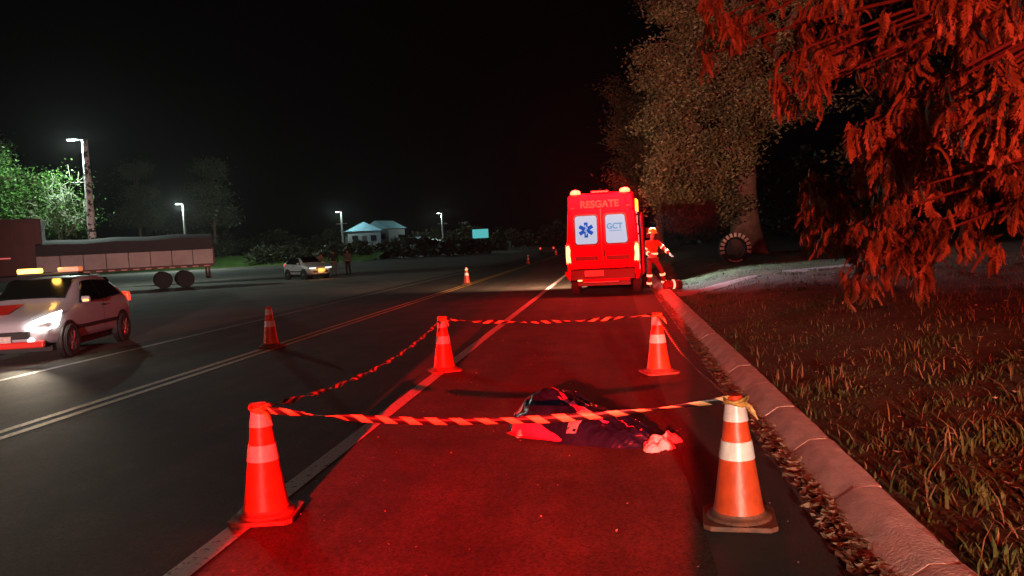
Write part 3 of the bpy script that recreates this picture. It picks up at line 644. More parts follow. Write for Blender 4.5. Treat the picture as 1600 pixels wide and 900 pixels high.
# ------------------------------------------------------------------ cars (local: front = -Y, centre at origin)
def hatchback(t,paint,L=3.95,W=1.70,H=1.48):
    hl=L/2
    # sections: y, half width at sill, belt width, belt z, roof width, roof z
    Sx=[(-hl,.60,.62,.60,.56,.66),(-hl+.10,.74,.78,.70,.70,.76),(-hl+.45,.82,.83,.82,.72,.88),(-hl+.95,.84,.85,.90,.70,.99),(-hl+1.10,.84,.85,.92,.68,1.04),
        (-hl+1.75,.85,.85,.93,.60,1.42),(-hl+2.2,.85,.85,.94,.60,H),(-hl+2.9,.85,.85,.96,.60,H-.01),(-hl+3.4,.85,.84,.98,.58,H-.08),(-hl+3.72,.82,.82,.98,.60,1.18),(hl-.08,.78,.78,.92,.62,1.0),(hl,.70,.70,.80,.56,.86)]
    rings=[]
    k=W/1.70
    for y,ws,wb,zb,wr,zr in Sx:
        zl=.24 if abs(y)<hl-.3 else .30
        rings.append([(-ws*k+.04,y,zl),(ws*k-.04,y,zl),(ws*k,y,zl+.12),(wb*k+.01,y,(zl+zb)/2+.06),(wb*k,y,zb),(wr*k,y,zr-.05),(wr*k-.12,y,zr),(-wr*k+.12,y,zr),(-wr*k,y,zr-.05),(-wb*k,y,zb),(-wb*k-.01,y,(zl+zb)/2+.06),(-ws*k,y,zl+.12)])
    mb=MB(); mb.loft(rings); mb.build('body',paint,t,smooth=True,subsurf=1)
    def pane(nm,pts,off,m='glass'):
        n=(Vector(pts[1])-Vector(pts[0])).cross(Vector(pts[-1])-Vector(pts[0])).normalized()
        if n.dot(Vector(off))<0: n=-n
        mb=MB(); a=[Vector(p)+n*.014 for p in pts]; b=[Vector(p)-n*.03 for p in pts]; q=len(pts)
        mb.add(a+b,[tuple(range(q)),tuple(range(q,2*q))[::-1]]+[(i,i+q,(i+1)%q+q,(i+1)%q) for i in range(q)]); return mb.build(nm,m,t)
    pane('windscreen',[(-.62*k,-hl+1.17,1.09),(.62*k,-hl+1.17,1.09),(.53*k,-hl+1.74,1.425),(-.53*k,-hl+1.74,1.425)],(0,-1,1.6))
    pane('rear_window',[(-.58*k,hl-.22,1.12),(.58*k,hl-.22,1.12),(.50*k,hl-.52,1.38),(-.50*k,hl-.52,1.38)],(0,1,.5))
    for s in(-1,1):
        b=s*.835*k; r=s*.635*k
        pane('front_side_window',[(b,-hl+1.32,.97),(b,-hl+2.25,.98),(r,-hl+2.22,1.37),(r,-hl+1.86,1.36)],(s,0,.3))
        pane('rear_side_window',[(b,-hl+2.31,.98),(b,-hl+3.25,1.02),(r,-hl+3.10,1.33),(r,-hl+2.28,1.37)],(s,0,.3))
        for y in(-hl+.75,hl-.68):
            mb=MB(); mb.lathe([(.375,-.06),(.375,.012)],(s*.842*k,y,.31),24,axis='X'); mb.build('wheel_arch','black',t)
            wheel(t,(s*.80*k,y,.31),.31,.2,s)
        mb=MB(); mb.box((s*.90*k,-hl+1.40,1.02),(.16,.09,.12)); mb.build('wing_mirror',paint,t,bevel=.03)
        mb=MB(); mb.box((s*.865*k,0.0,.52),(.02,1.9,.07)); mb.build('door_trim','black',t,bevel=.006)
        mb=MB(); mb.box((s*.868*k,.30,.86),(.022,.16,.03)); mb.build('door_handle','black',t,bevel=.006)
        mb=MB(); mb.add([(s*.864*k,-hl+2.28,z) for z in(.35,.96)]+[(s*.864*k,-hl+2.295,z) for z in(.96,.35)],[(0,1,2,3)]); mb.build('door_gap','black',t,fix=False)
        mb=MB(); mb.prism([(s*.62*k,.80),(s*.80*k,.84),(s*.79*k,1.02),(s*.66*k,1.05)],'Y',hl-.14,hl+.015); mb.build('tail_lamp','tail_red',t,bevel=.01)
    mb=MB(); mb.box((0,-hl-.005,.50),(1.0*k,.05,.13)); mb.build('grille','black',t,bevel=.01)
    mb=MB(); mb.box((0,hl+.01,.62),(.42,.03,.12)); mb.build('licence_plate','plate',t)
    mb=MB(); mb.box((0,-hl-.035,.44),(.40,.02,.11)); mb.build('licence_plate','plate',t)
    mb=MB(); mb.box((0,0,.22),(1.4*k,L-.7,.10)); mb.build('underbody','black',t)
    return hl,k
car=empty('patrol_car',(-11.1,14.5,-.03),R(13),'white and red patrol car with blazing headlamp and orange beacon on its roof','car')
hl,k=hatchback(car,'white_car')
for s in(-1,1):
    mb=MB(); mb.loft([[(s*.79,-hl+.20,.84),(s*.86,-hl+.46,.88),(s*.85,-hl+.30,.62),(s*.72,-hl+.02,.57),(s*.44,-hl-.015,.60),(s*.52,-hl+.0,.72)],[(s*.74,-hl+.32,.78),(s*.78,-hl+.45,.80),(s*.77,-hl+.35,.66),(s*.66,-hl+.16,.62),(s*.50,-hl+.12,.64),(s*.55,-hl+.14,.71)]])
    mb.build('headlamp','head',car)
    mb=MB(); mb.lathe([(.06,-.02),(.05,.02)],(s*.52,-hl+.0,.40),14,axis='Y'); mb.build('fog_lamp','fog',car)
    mb=MB(); mb.box((s*.92,-hl+1.34,1.0),(.10,.03,.03)); mb.build('mirror_indicator','amber',car)
    l=light('headlamp_light','SPOT',(0,0,0),420,(1,.84,.62),size=.05,angle=56,blend=.7); l.parent=car; l.location=(s*.64,-hl-.12,.68); l.rotation_euler=Vector((.12,-1,-.13)).to_track_quat('-Z','Y').to_euler()
mb=MB(); mb.box((0,-hl+.02,.33),(1.45,.10,.12)); mb.build('red_bumper','red_stripe',car,bevel=.03)
mb=MB(); mb.add([(-.62,-hl+.30,.855),(.0,-hl+.26,.86),(.0,-hl+.95,1.01),(-.62,-hl+.98,.99)],[(0,1,2,3)]); mb.build('bonnet_stripe','red_stripe',car)  # flat red area laid over the bonnet
mb=MB(); mb.box((0,-hl+2.05,H_:=1.53),(1.15,.26,.05)); mb.build('light_bar_base','black',car,bevel=.01)
for x,m_ in((-.38,'amber_hot'),(.38,'amber_dim')):
    mb=MB(); mb.box((x,-hl+2.05,1.60),(.40,.24,.10)); mb.build('light_bar_lens',m_,car,bevel=.03)
l=light('light_bar_light','POINT',(0,0,0),45,(1,.5,.08),size=.08); l.data.energy=9; l.parent=car; l.location=(.1,-hl+1.85,1.75)

wc=empty('white_car',(-20.0,50.2,-.03),R(48),'pale compact car parked across the lot with an orange glow at its nose','car')
hatchback(wc,'grey_car',L=3.7,W=1.62,H=1.40)
for s in(-1,1):
    mb=MB(); mb.box((s*.55,-1.86,.72),(.46,.06,.08)); mb.build('headlamp','whitelamp',wc,bevel=.02)
mb=MB(); mb.box((0.05,-1.89,.58),(.5,.05,.20)); mb.build('orange_lamp',emi('orange_lamp_glow',(1,.30,.03),1.4),wc,bevel=.02)
l=light('orange_lamp_light','POINT',(0,0,0),14,(1,.4,.08),size=.1); l.parent=wc; l.location=(0,-2.15,.6)

dv=empty('dark_pickup',(-7.9,96,0),0,'dark vehicle far down the road with red rear lamps','car')
mb=MB(); mb.loft([[(-.9,y,.35),(.9,y,.35),(.92,y,zb),(w,y,zt),(-w,y,zt),(-.92,y,zb)] for y,zb,w,zt in((-2.3,.9,.86,.95),(-2.2,1.0,.88,1.1),(-.9,1.0,.88,1.12),(-.7,1.05,.70,1.70),(.8,1.05,.70,1.72),(1.5,1.0,.84,1.1),(2.4,.8,.8,.9))]); mb.build('body','black',dv,bevel=.05)
for s in(-1,1):
    mb=MB(); mb.box((s*.78,-2.32,.80),(.18,.05,.20)); mb.build('tail_lamp','tail_red',dv)
    for y in(-1.4,1.5): wheel(dv,(s*.85,y,.36),.36,.22,s)
mb=MB(); mb.box((0,-.85,1.40),(1.2,.05,.4)); mb.build('rear_window','glass',dv)

# ------------------------------------------------------------------ trucks in the lot (local: +X along, near side at -Y)
A=Vector((-31.3,40.0,0)); B=Vector((-23.7,45.0,0)); ang=math.atan2(B.y-A.y,B.x-A.x); LT=(B-A).length
tr=empty('flatbed_trailer',tuple(A),ang,'long trailer with pale side boards under a dark tarpaulin, parked across the lot','trailer')
nb=8
for i in range(nb):
    mb=MB(); mb.box((LT*(i+.5)/nb,0,1.76+.004*(i%2)),(LT/nb-.03,.06,.86)); mb.build('side_board','truck_white',tr,bevel=.01)
    mb=MB(); mb.box((LT*(i+.5)/nb,2.4,1.76),(LT/nb-.03,.06,.86)); mb.build('side_board','truck_white',tr,bevel=.01)
mb=MB(); mb.box((LT/2,1.2,1.24),(LT,2.5,.16)); mb.build('chassis','truck_red',tr)
mb=MB(); mb.box((LT+.02,1.2,1.80),(.08,2.5,1.0)); mb.build('tailboard','truck_red',tr,bevel=.01)
mb=MB(); rr_=[]
for i in range(21):
    x=LT*i/20; h=3.05+.03*math.sin(i*.9)+.10*i/20; 
    rr_.append([(x,.02,2.2),(x,.10,h-.25),(x,.6,h),(x,1.8,h),(x,2.35,h-.25),(x,2.4,2.2)])
mb.loft(rr_); mb.build('tarpaulin','tarp',tr,smooth=True)
for i in range(14):
    mb=MB(); mb.box((.5+i*(LT-.9)/13,-.06,1.22),(.32,.012,.06)); mb.build('reflector_strip',M.setdefault('rr',mat('reflector_strips',(.55,.25,.22),.5,emit=(.6,.2,.18),estr=.12)),tr)  # strips given a faint glow in place of returned light
for y in(.25,2.2):
    for x in(LT-1.6,LT-2.8,2.6): wheel(tr,(x,y,.50),.5,.28,-1).rotation_euler=(0,0,PI/2)
    mb=MB(); mb.box((LT-.25,y,.85),(.12,.12,.7)); mb.build('bumper_leg','truck_red',tr)
mb=MB(); mb.box((LT-.25,1.2,.52),(.12,2.4,.12)); mb.build('rear_bar','truck_red',tr,bevel=.01)
mb=MB(); mb.box((LT+.07,.25,1.45),(.04,.16,.1)); mb.build('tail_lamp',M['rr'],tr)

bt=empty('box_truck',(-35.6,37.5,0),ang,'tall dull red box truck at the left edge behind the patrol car','truck')
mb=MB(); mb.box((2.6,1.25,2.75),(5.4,2.5,3.1)); mb.build('cargo_box','truck_red',bt,bevel=.05)
for i in range(9):
    mb=MB(); mb.box((.2+i*.6,-.02,2.75),(.05,.04,3.0)); mb.build('rib','truck_red',bt)
mb=MB(); mb.box((-1.1,1.25,1.75),(1.8,2.3,2.3)); mb.build('cab','truck_red',bt,bevel=.15)
mb=MB(); mb.box((-1.2,.09,2.25),(1.0,.03,.7)); mb.build('side_window','glass',bt)
mb=MB(); mb.box((1.8,1.25,1.0),(7.4,.9,.3)); mb.build('chassis','black',bt)
for x in(-1.2,3.9):
    for y in(.25,2.2): wheel(bt,(x,y,.5),.5,.28,-1).rotation_euler=(0,0,PI/2)
for x in(1.2,2.4,3.5):
    mb=MB(); mb.box((x,-.03,2.18),(.55,.02,.07)); mb.build('marker_lamp',M.setdefault('mk',mat('pink_marker_lamp',(.6,.1,.1),.5,emit=(1,.18,.16),estr=.5)),bt)
mb=MB(); mb.box((5.1,-.04,2.25),(.22,.06,.3)); mb.build('amber_marker',M.setdefault('am2',mat('dim_amber_marker',(.6,.3,.05),.5,emit=(1,.4,.05),estr=.22)),bt)

# ------------------------------------------------------------------ street lamps
def lamp(loc,h,rz,label,m='pole_plain',r=.12,power=0,arms=False):
    t=empty('street_lamp',loc,rz,label,'street lamp','street lamps along the lot')
    mb=MB(); mb.tube([(0,0,0),(0,0,h*.5),(0,0,h)],[r,r*.85,r*.65],12); mb.build('pole',m,t,smooth=True)
    mb=MB(); mb.tube([(0,0,h-.3),(-.1,0,h-.02),(-.5,0,h+.08)],[.05,.05,.04],8); mb.build('arm','darkmetal',t)
    mb=MB(); mb.box((-.75,0,h+.08),(.70,.28,.10)); mb.build('lamp_head','darkmetal',t,bevel=.03)
    mb=MB(); mb.box((-.75,0,h+.02),(.60,.24,.05)); mb.build('lamp_lens','street',t)
    if arms:
        mb=MB(); mb.box((0,0,h-2.3),(2.2,.12,.12)); mb.build('crossarm','pole_plain',t)
    if power:
        l=light('lamp_light','POINT',(0,0,0),power,(.78,1,.88),size=.15); l.parent=t; l.location=(-.75,0,h-.12)
    return t
lamp((-35.0,50.2,0),10.0,R(20),'pale mottled street lamp post among lit trees behind the tarpaulin trailer','pole',.30,4200)
lamp((-62.0,110,0),9.7,R(10),'small distant street lamp beyond the end of the trailer','pole_plain',.2,9000)
lamp((-52.2,150,0),9.3,0,'distant street lamp at the left end of the lit roofs','pole_plain',.22,2600,True)
lamp((-38.0,176,0),9.0,0,'distant street lamp with crossarm right of the lit roofs','pole_plain',.25,2600,True)

# ------------------------------------------------------------------ houses, sign, far wall
def house(loc,w,d,h,rh,rz,label):
    t=empty('house',loc,rz,label,'house','houses beyond the lot')
    mb=MB(); mb.box((0,0,h/2),(w,d,h)); mb.build('wall','wall',t)
    mb=MB(); mb.prism([(-w/2-.4,h-.1),(w/2+.4,h-.1),(0,h+rh)],'Y',-d/2-.4,d/2+.4); mb.build('roof','roof',t)
    for x in(-w*.28,w*.28):
        mb=MB(); mb.box((x,-d/2-.02,h*.5),(1.2,.06,1.2)); f=mb.build('window','darkmetal',t); mb=MB(); mb.box((x,-d/2-.06,h*.5),(1.0,.04,1.0)); mb.build('pane','glass',f)
    mb=MB(); mb.box((0,-d/2-.02,1.05),(.95,.06,2.1)); mb.build('door','darkmetal',t)
house((-50.8,158,2.4),6.5,6,3.2,1.7,R(25),'house with bright gabled roof, leftmost of the lit roofs')
house((-50.2,172,2.6),6.5,6,3.6,1.7,R(-20),'house with dim gabled roof, middle of the lit roofs')
house((-41.0,162,-.4),9,6,3.4,.9,R(-8),'low house with long pale roof below the others, right of the lit roofs')
l=light('house_yard_light','POINT',(-49.6,151.5,8.4),380,(.55,.85,1),size=.2)  # bare lights added close to the roofs to brighten them
l=light('house_yard_light','POINT',(-41.5,155.5,5.0),420,(.6,.85,1),size=.2)
sg=empty('roadside_sign',(-26.8,160,0),R(8),'small lit teal signboard on a post in the dark distance','sign')
mb=MB(); mb.box((0,0,3.8),(3.2,.2,1.8)); mb.build('board','teal_sign',sg,bevel=.04)
mb=MB(); mb.tube([(0,.2,0),(0,.2,3.0)],.1,8); mb.build('post','darkmetal',sg)
fw=empty('roadside_wall',(-17.0,150,0),R(3),'low pale wall with a post far down the road','wall')
mb=MB(); mb.box((0,0,.5),(6.2,.25,.5)); mb.build('wall_panel','wall',fw); mb=MB(); mb.box((-2.6,0,1.2),(.5,.3,1.6)); mb.build('post','wall',fw)
l=light('wall_light','POINT',(-19,145,2.6),60,(.7,1,.85),size=.1)
# grass bank beyond the lot
mb=MB(); nx_,ny_=30,6
for i in range(nx_+1):
    x=-96+58*i/nx_
    for j in range(ny_+1): y=122+18*j/ny_-(x+60)*.10; mb.add([(x,y,-.05+1.9*sstep(0,1,j/ny_)+.25*nz(x,y,.3,3)*(j>0))],[])
for i in range(nx_):
    for j in range(ny_): a=i*(ny_+1)+j; mb.f.append((a,a+ny_+1,a+ny_+2,a+1)); mb.mi.append(0)
o=mb.build('grass_bank','grassbank',smooth=True); o['kind']='structure'

# ------------------------------------------------------------------ trees
def leaves_mesh(name,C3,size,m,parent,aspect=.42,droop=0):
    """C3: (n,3) leaf centres -> folded diamond leaves"""
    n=len(C3); a=RNG.uniform(0,2*PI,n); ph=RNG.uniform(-1.0,.7,n)-droop; s=RNG.uniform(.6,1.35,n)*size
    d=np.stack([np.cos(a)*np.cos(ph),np.sin(a)*np.cos(ph),np.sin(ph)],1); r=RNG.normal(size=(n,3)); sd=np.cross(d,r); sd/=np.linalg.norm(sd,axis=1)[:,None]+1e-9
    up=np.cross(d,sd); P=[]
    for u,v,w in((-.5,0,0),(0,-aspect/2,.06),(.5,0,-.04),(0,aspect/2,.06)):
        P.append(C3+d*(s*u)[:,None]+sd*(s*v)[:,None]+up*(s*w)[:,None])
    V=np.stack(P,1).reshape(-1,3); b=np.arange(n)[:,None]*4; F=np.concatenate([b+np.array([0,1,3]),b+np.array([1,2,3])],0)
    return fast_mesh(name,V,F,m,parent)
def tree(name,loc,label,trunk_h,trunk_r,blobs,nleaf,lsize,leafm='leaf',barkm='bark',group=None,seed=1,bare=False,cl=.5,lean=(0,0)):
    """blobs: (x,y,z,rx,ry,rz) crown lobes in local coordinates"""
    rg=np.random.default_rng(seed); rn=random.Random(seed)
    t=empty(name,loc,0,label,'tree',group)
    mb=MB(); top=Vector((lean[0],lean[1],trunk_h)); pts=[];rad=[]
    for i in range(9):
        u=i/8; pts.append((lean[0]*u+.25*trunk_r*math.sin(u*5+seed),lean[1]*u+.25*trunk_r*math.cos(u*4+seed),trunk_h*u)); rad.append(trunk_r*(1.0-.45*u+.55*(1-u)**8))
    mb.tube(pts,rad,14); 
    for k in range(5):
        a=k*1.26+seed; mb.tube([(math.cos(a)*trunk_r*.4,math.sin(a)*trunk_r*.4,.5),(math.cos(a)*trunk_r*1.2,math.sin(a)*trunk_r*1.2,.12),(math.cos(a)*trunk_r*1.9,math.sin(a)*trunk_r*1.9,-.1)],[trunk_r*.5,trunk_r*.35,trunk_r*.15],8)
    mb.build('trunk',barkm,t,smooth=True)
    tips=[]; mb=MB()
    for bi,(bx,by,bz,rx,ry,rz) in enumerate(blobs):
        c=Vector((bx,by,bz)); st=Vector(pts[6 if bz>trunk_h*.8 else 4]); mid=st.lerp(c,.5)+Vector((rn.uniform(-.3,.3),rn.uniform(-.3,.3),rn.uniform(0,.6)))
        mb.tube([st,st.lerp(mid,.5)+Vector((0,0,.2)),mid,c],[trunk_r*.42,trunk_r*.3,trunk_r*.22,trunk_r*.1],8)
        nt=14
        for k in range(nt):
            v=Vector((rn.gauss(0,1),rn.gauss(0,1),rn.gauss(0,1))).normalized()*(rn.random()**.35)
            e=c+Vector((v.x*rx,v.y*ry,v.z*rz)); q=c.lerp(e,.5)+Vector((0,0,-.1)); mb.tube([c if k%2 else mid,q,e],[trunk_r*.1,trunk_r*.06,.012],5)
            tips.append((e,min(rx,ry,rz)))
            for _ in range(2 if not bare else 5):
                e2=e+Vector((rn.gauss(0,.5)*rx*.5,rn.gauss(0,.5)*ry*.5,rn.gauss(0,.5)*rz*.5)); mb.tube([q.lerp(e,.6),e2],[.03 if bare else .02,.01],4); tips.append((e2,min(rx,ry,rz)))
    mb.build('branches',barkm,t,smooth=True)
    if nleaf:
        T=np.array([tuple(p) for p,_ in tips]); idx=rg.integers(0,len(T),nleaf)
        w=rg.random(len(T))**2.2+.02; w/=w.sum(); idx=rg.choice(len(T),nleaf,p=w)
        Cn=T[idx]+rg.normal(size=(nleaf,3))*np.array([cl,cl,cl*.6])
        o=leaves_mesh('crown',Cn,lsize,leafm,t); 
    return t
tree('large_tree',(6.0,38,.62),'broad tree with thick leaning trunk behind the painted tyre',8.5,.62,
  [(-1.0,-1,8.2,2.4,2.2,1.8),(-3.0,-.5,6.2,1.6,1.8,1.5),(-2.6,-1,9.8,1.8,2,1.6),(.8,-1.0,9.2,2.2,2,1.8),(-2.4,-2.0,4.0,1.3,1.4,1.1),(-3.0,-1,12.2,1.6,2,1.5),(-.6,-1,12.5,2.4,2,1.8),(2.8,0,11.0,2.2,2,2.0),(-1.6,-1.6,2.6,.9,1.0,.8),(2.6,0,7.4,1.6,2,1.4),(3.8,-1,13.5,2.4,2,2),(-3.4,0,8.4,1.0,1.2,1.2),(-3.6,-1.5,2.9,1.0,1.2,.8),(-2.6,-2.2,1.7,.9,.9,.6),(-3.4,-1,4.8,1.1,1.2,1.0),(-.9,-2.4,4.6,1.4,1,1.1),(-.6,-2.4,6.4,1.6,1,1.2)],95000,.17,'leaf',seed=3,lean=(.5,0),cl=.33)
tree('roadside_tree',(3.1,56,.4),'darker tree behind the big one, left of it and just over the ambulance roof',6,.3,
  [(0,0,8,2.2,2,2.2),(-1.4,0,5.4,1.6,2,1.6),(-1.8,0,10,1.4,2,1.8),(1,0,11.5,2,2,2),(0,0,4,1.8,1.6,1.2),(-1.6,-1,7.6,1.3,1.4,1.6)],22000,.24,'leaf',seed=5,cl=.55)
tree('roadside_tree',(12.5,30,1.0),'dark tree in the shadows right of the thick trunk',6,.28,
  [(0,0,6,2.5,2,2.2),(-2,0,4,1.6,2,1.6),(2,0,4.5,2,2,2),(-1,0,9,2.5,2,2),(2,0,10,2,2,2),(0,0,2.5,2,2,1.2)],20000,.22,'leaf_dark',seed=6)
tree('roadside_tree',(9.5,17,.8),'bushy tree lit deep red at the right, behind the feathery drooping fronds',4.2,.2,
  [(0,0,5.2,1.8,1.6,1.5),(-1.2,0,3.4,1.1,1,1),(1.6,0,4,1.5,1.3,1.4),(-.2,0,2.2,1.6,1.2,1.0),(2.8,0,6,1.5,1.5,1.5),(-1.7,0,5.6,1.1,1,1.2),(1.8,0,1.7,1.5,1.1,.9)],26000,.17,'leaf_big',seed=8,cl=.35)
tree('roadside_tree',(16,24,1.0),'tall dark tree filling the upper right background',7,.3,
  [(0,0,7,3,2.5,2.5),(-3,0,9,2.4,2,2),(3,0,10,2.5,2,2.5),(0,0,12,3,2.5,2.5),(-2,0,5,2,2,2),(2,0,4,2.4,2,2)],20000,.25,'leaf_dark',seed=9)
# long-leaved tree: branches reach over the verge, leaves hang in whorls
def long_leaf(seed,L=.34):
    """a hanging compound leaf: curved midrib with many narrow leaflets"""
    rn=random.Random(seed); V=[];F=[]; n=13
    def P(t): return Vector((L*(t*.92-.25*t*t),.03*L*math.sin(t*4+seed),-.42*L*t*t))
    for i in range(n):
        a,b=P(i/n),P((i+1)/n); w=.006*(1-i/n)+.001; k=len(V); V+=[a+Vector((0,-w,0)),a+Vector((0,w,0)),b+Vector((0,w,0)),b+Vector((0,-w,0))]; F.append((k,k+1,k+2,k+3))
        t=(i+.7)/n; c=P(t); d=(P(min(1,t+.05))-P(t-.05)).normalized()
        for s_ in(-1,1):
            ll=.19*L*math.sin(PI*(t*.80+.14))**.7*rn.uniform(.8,1.15); ang=rn.uniform(.55,.95); out=d*math.cos(ang)+Vector((0,s_,0))*math.sin(ang)+Vector((0,0,rn.uniform(-.35,.05))); wv=Vector((0,0,1)).cross(out).normalized()*.034*L*rn.uniform(.8,1.2)
            k=len(V); m=c+out*ll*.5; V+=[c,m+wv+Vector((0,0,.004)),c+out*ll,m-wv-Vector((0,0,.004))]; F.append((k,k+1,k+2,k+3))
    me=bpy.data.meshes.new('leaf'); me.from_pydata([tuple(v) for v in V],[],F); me.materials.append(M['leaf_big'])
    return me
LM=[long_leaf(s) for s in range(5)]
mt=empty('feathery_tree',(9.2,10.5,.75),0,'tree with feathery drooping fronds glowing red overhead at the right','tree'); MO=Vector(mt.location)
mb=MB(); tp=[(9.2,10.5,.6),(9.1,10.4,1.8),(8.9,10.2,3.0),(8.6,10,4.2),(8.4,9.8,5.4)]
mb.tube([tuple(Vector(p)-MO) for p in tp],[.22,.18,.16,.13,.1],12); mb.build('trunk','bark',mt,smooth=True)
# whorl points (x,y,z)
import itertools
def px(x,y,Y):  # a point on the branch map: across, up, along the road
    w=_x*(x-800)/1250; v=Vector((x-800,450-y,-1250)); q=Vector((_x.dot(v),_d.dot(v),_u.dot(v))); q*=Y/q.y; return q+Vector((0,0,EYE))
WH=[(1130,25,11),(1150,45,11),(1105,85,11.5),(1215,120,9.5),(1245,80,9.5),(1290,85,9),(1275,135,9),(1225,150,9.5),(1330,60,9.5),(1480,-10,6),(1530,0,6),(1590,-5,5.5),(1560,105,5.6),(1598,90,5.6),(1495,165,6),(1555,180,5.6),(1600,150,5.4),(1520,185,6),(1425,150,7.5),(1465,130,7.2),(1370,195,7.8),(1345,195,8),(1400,215,7.8),(1445,235,7.5),(1500,110,6.8),(1390,330,9),(1420,380,9),(1350,385,9.5),(1440,290,8.5),(1300,300,11)]
mb=MB(); nleafobj=0; SP=[]
for i,(a,b,Yd) in enumerate(WH):
    e=px(a,b,Yd)-MO; root=Vector(tp[min(4,max(1,int((b<60)*4 or (b<250)*3 or 1)))])-MO
    mid=root.lerp(e,.55)+Vector((0,0,.45)); mb.tube([root,root.lerp(mid,.5)+Vector((0,0,.2)),mid,mid.lerp(e,.6)+Vector((0,0,.08)),e],[.06,.045,.03,.018,.010],6)
    SP.append((e,mid))
    for kk in range(12):
        if nleafobj>=300: break
        o=bpy.data.objects.new('leaf',random.choice(LM)); C.objects.link(o); o.parent=mt
        o.location=e+Vector((random.gauss(0,.05),random.gauss(0,.05),random.gauss(0,.04)))
        az=2*PI*kk/12+random.uniform(-.3,.3); o.rotation_euler=(random.uniform(-.5,.5),random.uniform(.35,1.15),az); s=random.uniform(.7,1.15)*(1 if Yd<7 else 1.15); o.scale=(s,s*random.uniform(.8,1.1),s); nleafobj+=1
mb.build('branches','bark',mt,smooth=True)
# the rest of its leaves, joined
def many_long(parent,pts,per,sz,name='foliage'):
    base=np.array([v.co[:] for v in LM[0].vertices]); fq=np.array([p.vertices[:] for p in LM[0].polygons])[:]; VV=[];FF=[]; c=0
    for (x,y,z) in pts:
        for kk in range(per):
            az=RNG.uniform(0,2*PI); dr=RNG.uniform(.2,1.3); ro=RNG.uniform(-.7,.7)
            q=np.array((Matrix.Rotation(az,3,'Z')@Matrix.Rotation(dr,3,'Y')@Matrix.Rotation(ro,3,'X')))
            VV.append((base*RNG.uniform(.7,1.2)*sz)@q.T+np.array([x,y,z])+RNG.normal(size=3)*.06); FF.append(fq+c); c+=len(base)
    o=fast_mesh(name,np.concatenate(VV),np.concatenate(FF),'leaf_big',parent,smooth=True); return o
rs=random.Random(4); pts=[]
for (x0,x1,y0,y1,Y0,Y1,n) in((1330,1640,250,390,9,13,48),(1260,1640,-20,130,8.5,13,62),(1080,1330,-20,70,11,14,36),(1380,1640,120,280,7.5,10,34),(1260,1345,270,375,11,13,40),(1335,1465,340,445,8.5,10,24)):
    for _ in range(n): pts.append(tuple(px(rs.uniform(x0,x1),rs.uniform(y0,y1),rs.uniform(Y0,Y1))-MO))
tag(many_long(mt,pts,13,.85),None,None,None,'stuff')

# left side trees
G2='trees lit by the street lamp'
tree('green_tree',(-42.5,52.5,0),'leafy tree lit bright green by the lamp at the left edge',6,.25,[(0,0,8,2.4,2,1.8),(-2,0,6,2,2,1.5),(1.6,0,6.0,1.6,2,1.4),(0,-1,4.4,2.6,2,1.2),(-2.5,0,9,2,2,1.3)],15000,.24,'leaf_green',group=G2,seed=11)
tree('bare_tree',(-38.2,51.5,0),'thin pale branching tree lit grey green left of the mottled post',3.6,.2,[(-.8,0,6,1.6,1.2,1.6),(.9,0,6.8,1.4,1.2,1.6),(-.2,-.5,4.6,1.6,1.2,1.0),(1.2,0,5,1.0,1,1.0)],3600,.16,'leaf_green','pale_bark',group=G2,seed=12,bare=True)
for i,(x,y,s,lb) in enumerate([(-84,134,1.9,'dark tree crown right of the mottled lamp post behind the trailer'),(-72,138,1.9,'dim dark tree behind the end of the trailer'),(-52,60,1.2,'tall dark tree at the far left edge behind the green one')]):
    tree('dark_tree',(x,y,0),lb,5*s,.3,[(0,0,7*s,2.6,2.2,2.2),(-2,0,5*s,2,2,1.6),(2.2,0,5*s,2,2,1.8),(0,0,9.4*s,2,2,1.6),(0,0,3.2,2.6,2,1.2)],9000,.34*(s if s<1.5 else 1.6),'leaf_dark',seed=20+i,cl=.5*s,group='dark trees beyond the lot')
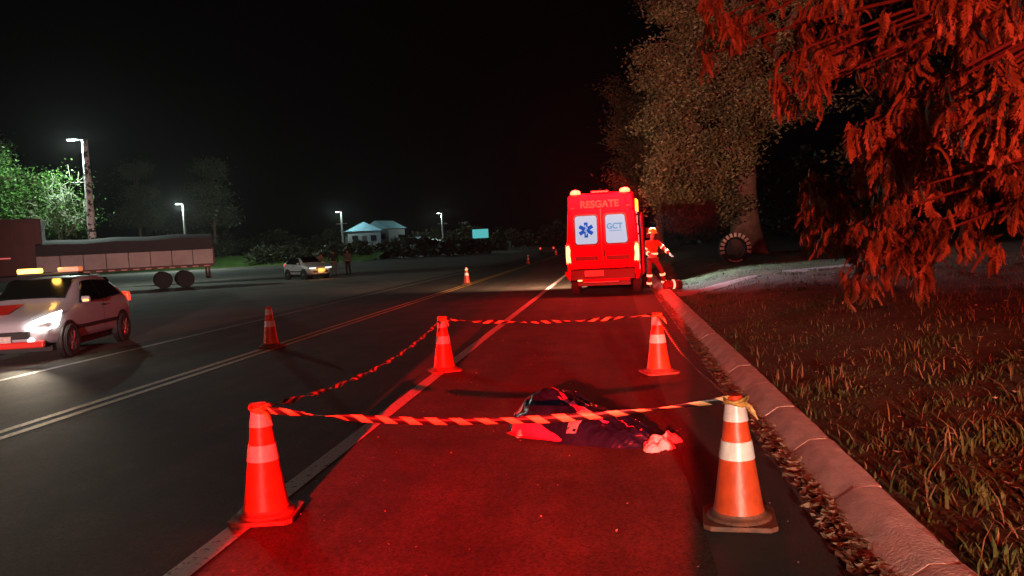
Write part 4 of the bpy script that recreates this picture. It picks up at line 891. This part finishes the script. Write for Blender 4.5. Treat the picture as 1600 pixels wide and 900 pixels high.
# far treeline: reads as one mass
Cn=[]
for (x0,y0,x1,y1,h,n) in((-130,150,-70,170,9,9000),(-75,180,-5,205,7,9000),(-60,128,-22,140,3.6,6000),(-12,230,10,240,9,3000),(6,75,40,130,12,9000)):
    u=RNG.random(n); xx=x0+(x1-x0)*u; y_=y0+(y1-y0)*u+RNG.normal(0,2.5,n); hh=h*(.55+.45*np.abs(np.sin(xx*.31))*np.abs(np.cos(xx*.113+1))+.1*np.sin(xx*1.7)); Cn.append(np.stack([xx,y_,hh*RNG.random(n)**.7],1))
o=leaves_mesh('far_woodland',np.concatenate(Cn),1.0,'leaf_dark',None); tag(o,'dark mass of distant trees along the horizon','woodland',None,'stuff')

# painted tyre standing on the verge
ty=empty('painted_tyre',(4.35,30.2,verge_z(4.35,30.2)-.03),R(8),'large old tyre painted with white blocks standing upright before the thick trunk','tyre')
mb=MB(); n=36; prof=[(.36,-.11),(.40,-.15),(.50,-.155),(.56,-.12),(.57,0),(.56,.12),(.50,.155),(.40,.15),(.36,.11),(.38,0)]
rings=[[(r*math.cos(2*PI*k/n),y,.57+r*math.sin(2*PI*k/n)) for r,y in prof] for k in range(n)]
vs=[p for r in rings for p in r]; q=len(prof); mb.add(vs,[(i*q+k,i*q+(k+1)%q,((i+1)%n)*q+(k+1)%q,((i+1)%n)*q+k) for i in range(n) for k in range(q)]); mb.build('tyre_casing','rubber',ty,smooth=True)
for k in range(13):
    a=R(-15+ k*17.5); r=.50; mb=MB(); q_=Matrix.Rotation(-a,3,'Y'); c=q_@Vector((.50,-.165,0))+Vector((0,0,.57))
    mb.box((0,0,0),(.15,.05,.095)); mb.v=[tuple(q_@Vector(v)+c) for v in mb.v]; mb.build('painted_block','reflect',ty,bevel=.01)
mb=MB(); mb.tube([(.47*math.cos(R(a)),-.165,.57+.47*math.sin(R(a))) for a in range(235,306,8)],.035,6); mb.build('painted_rim','reflect',ty,smooth=True)
# small shrubs on the verge

# thin volume added so the lamps glow, standing in for lens bloom
h=bpy.data.materials.new('haze'); h.use_nodes=True; nt=h.node_tree; nt.nodes.remove(nt.nodes['Principled BSDF']); v=nt.nodes.new('ShaderNodeVolumePrincipled')
v.inputs['Density'].default_value=.00015; v.inputs['Color'].default_value=(.9,.9,.9,1); v.inputs['Anisotropy'].default_value=.6; nt.links.new(v.outputs[0],nt.nodes['Material Output'].inputs['Volume'])
M['haze']=h; mb=MB(); mb.box((0,270,9.5),(1900,700,23)); o=mb.build('haze','haze'); o['kind']='stuff'
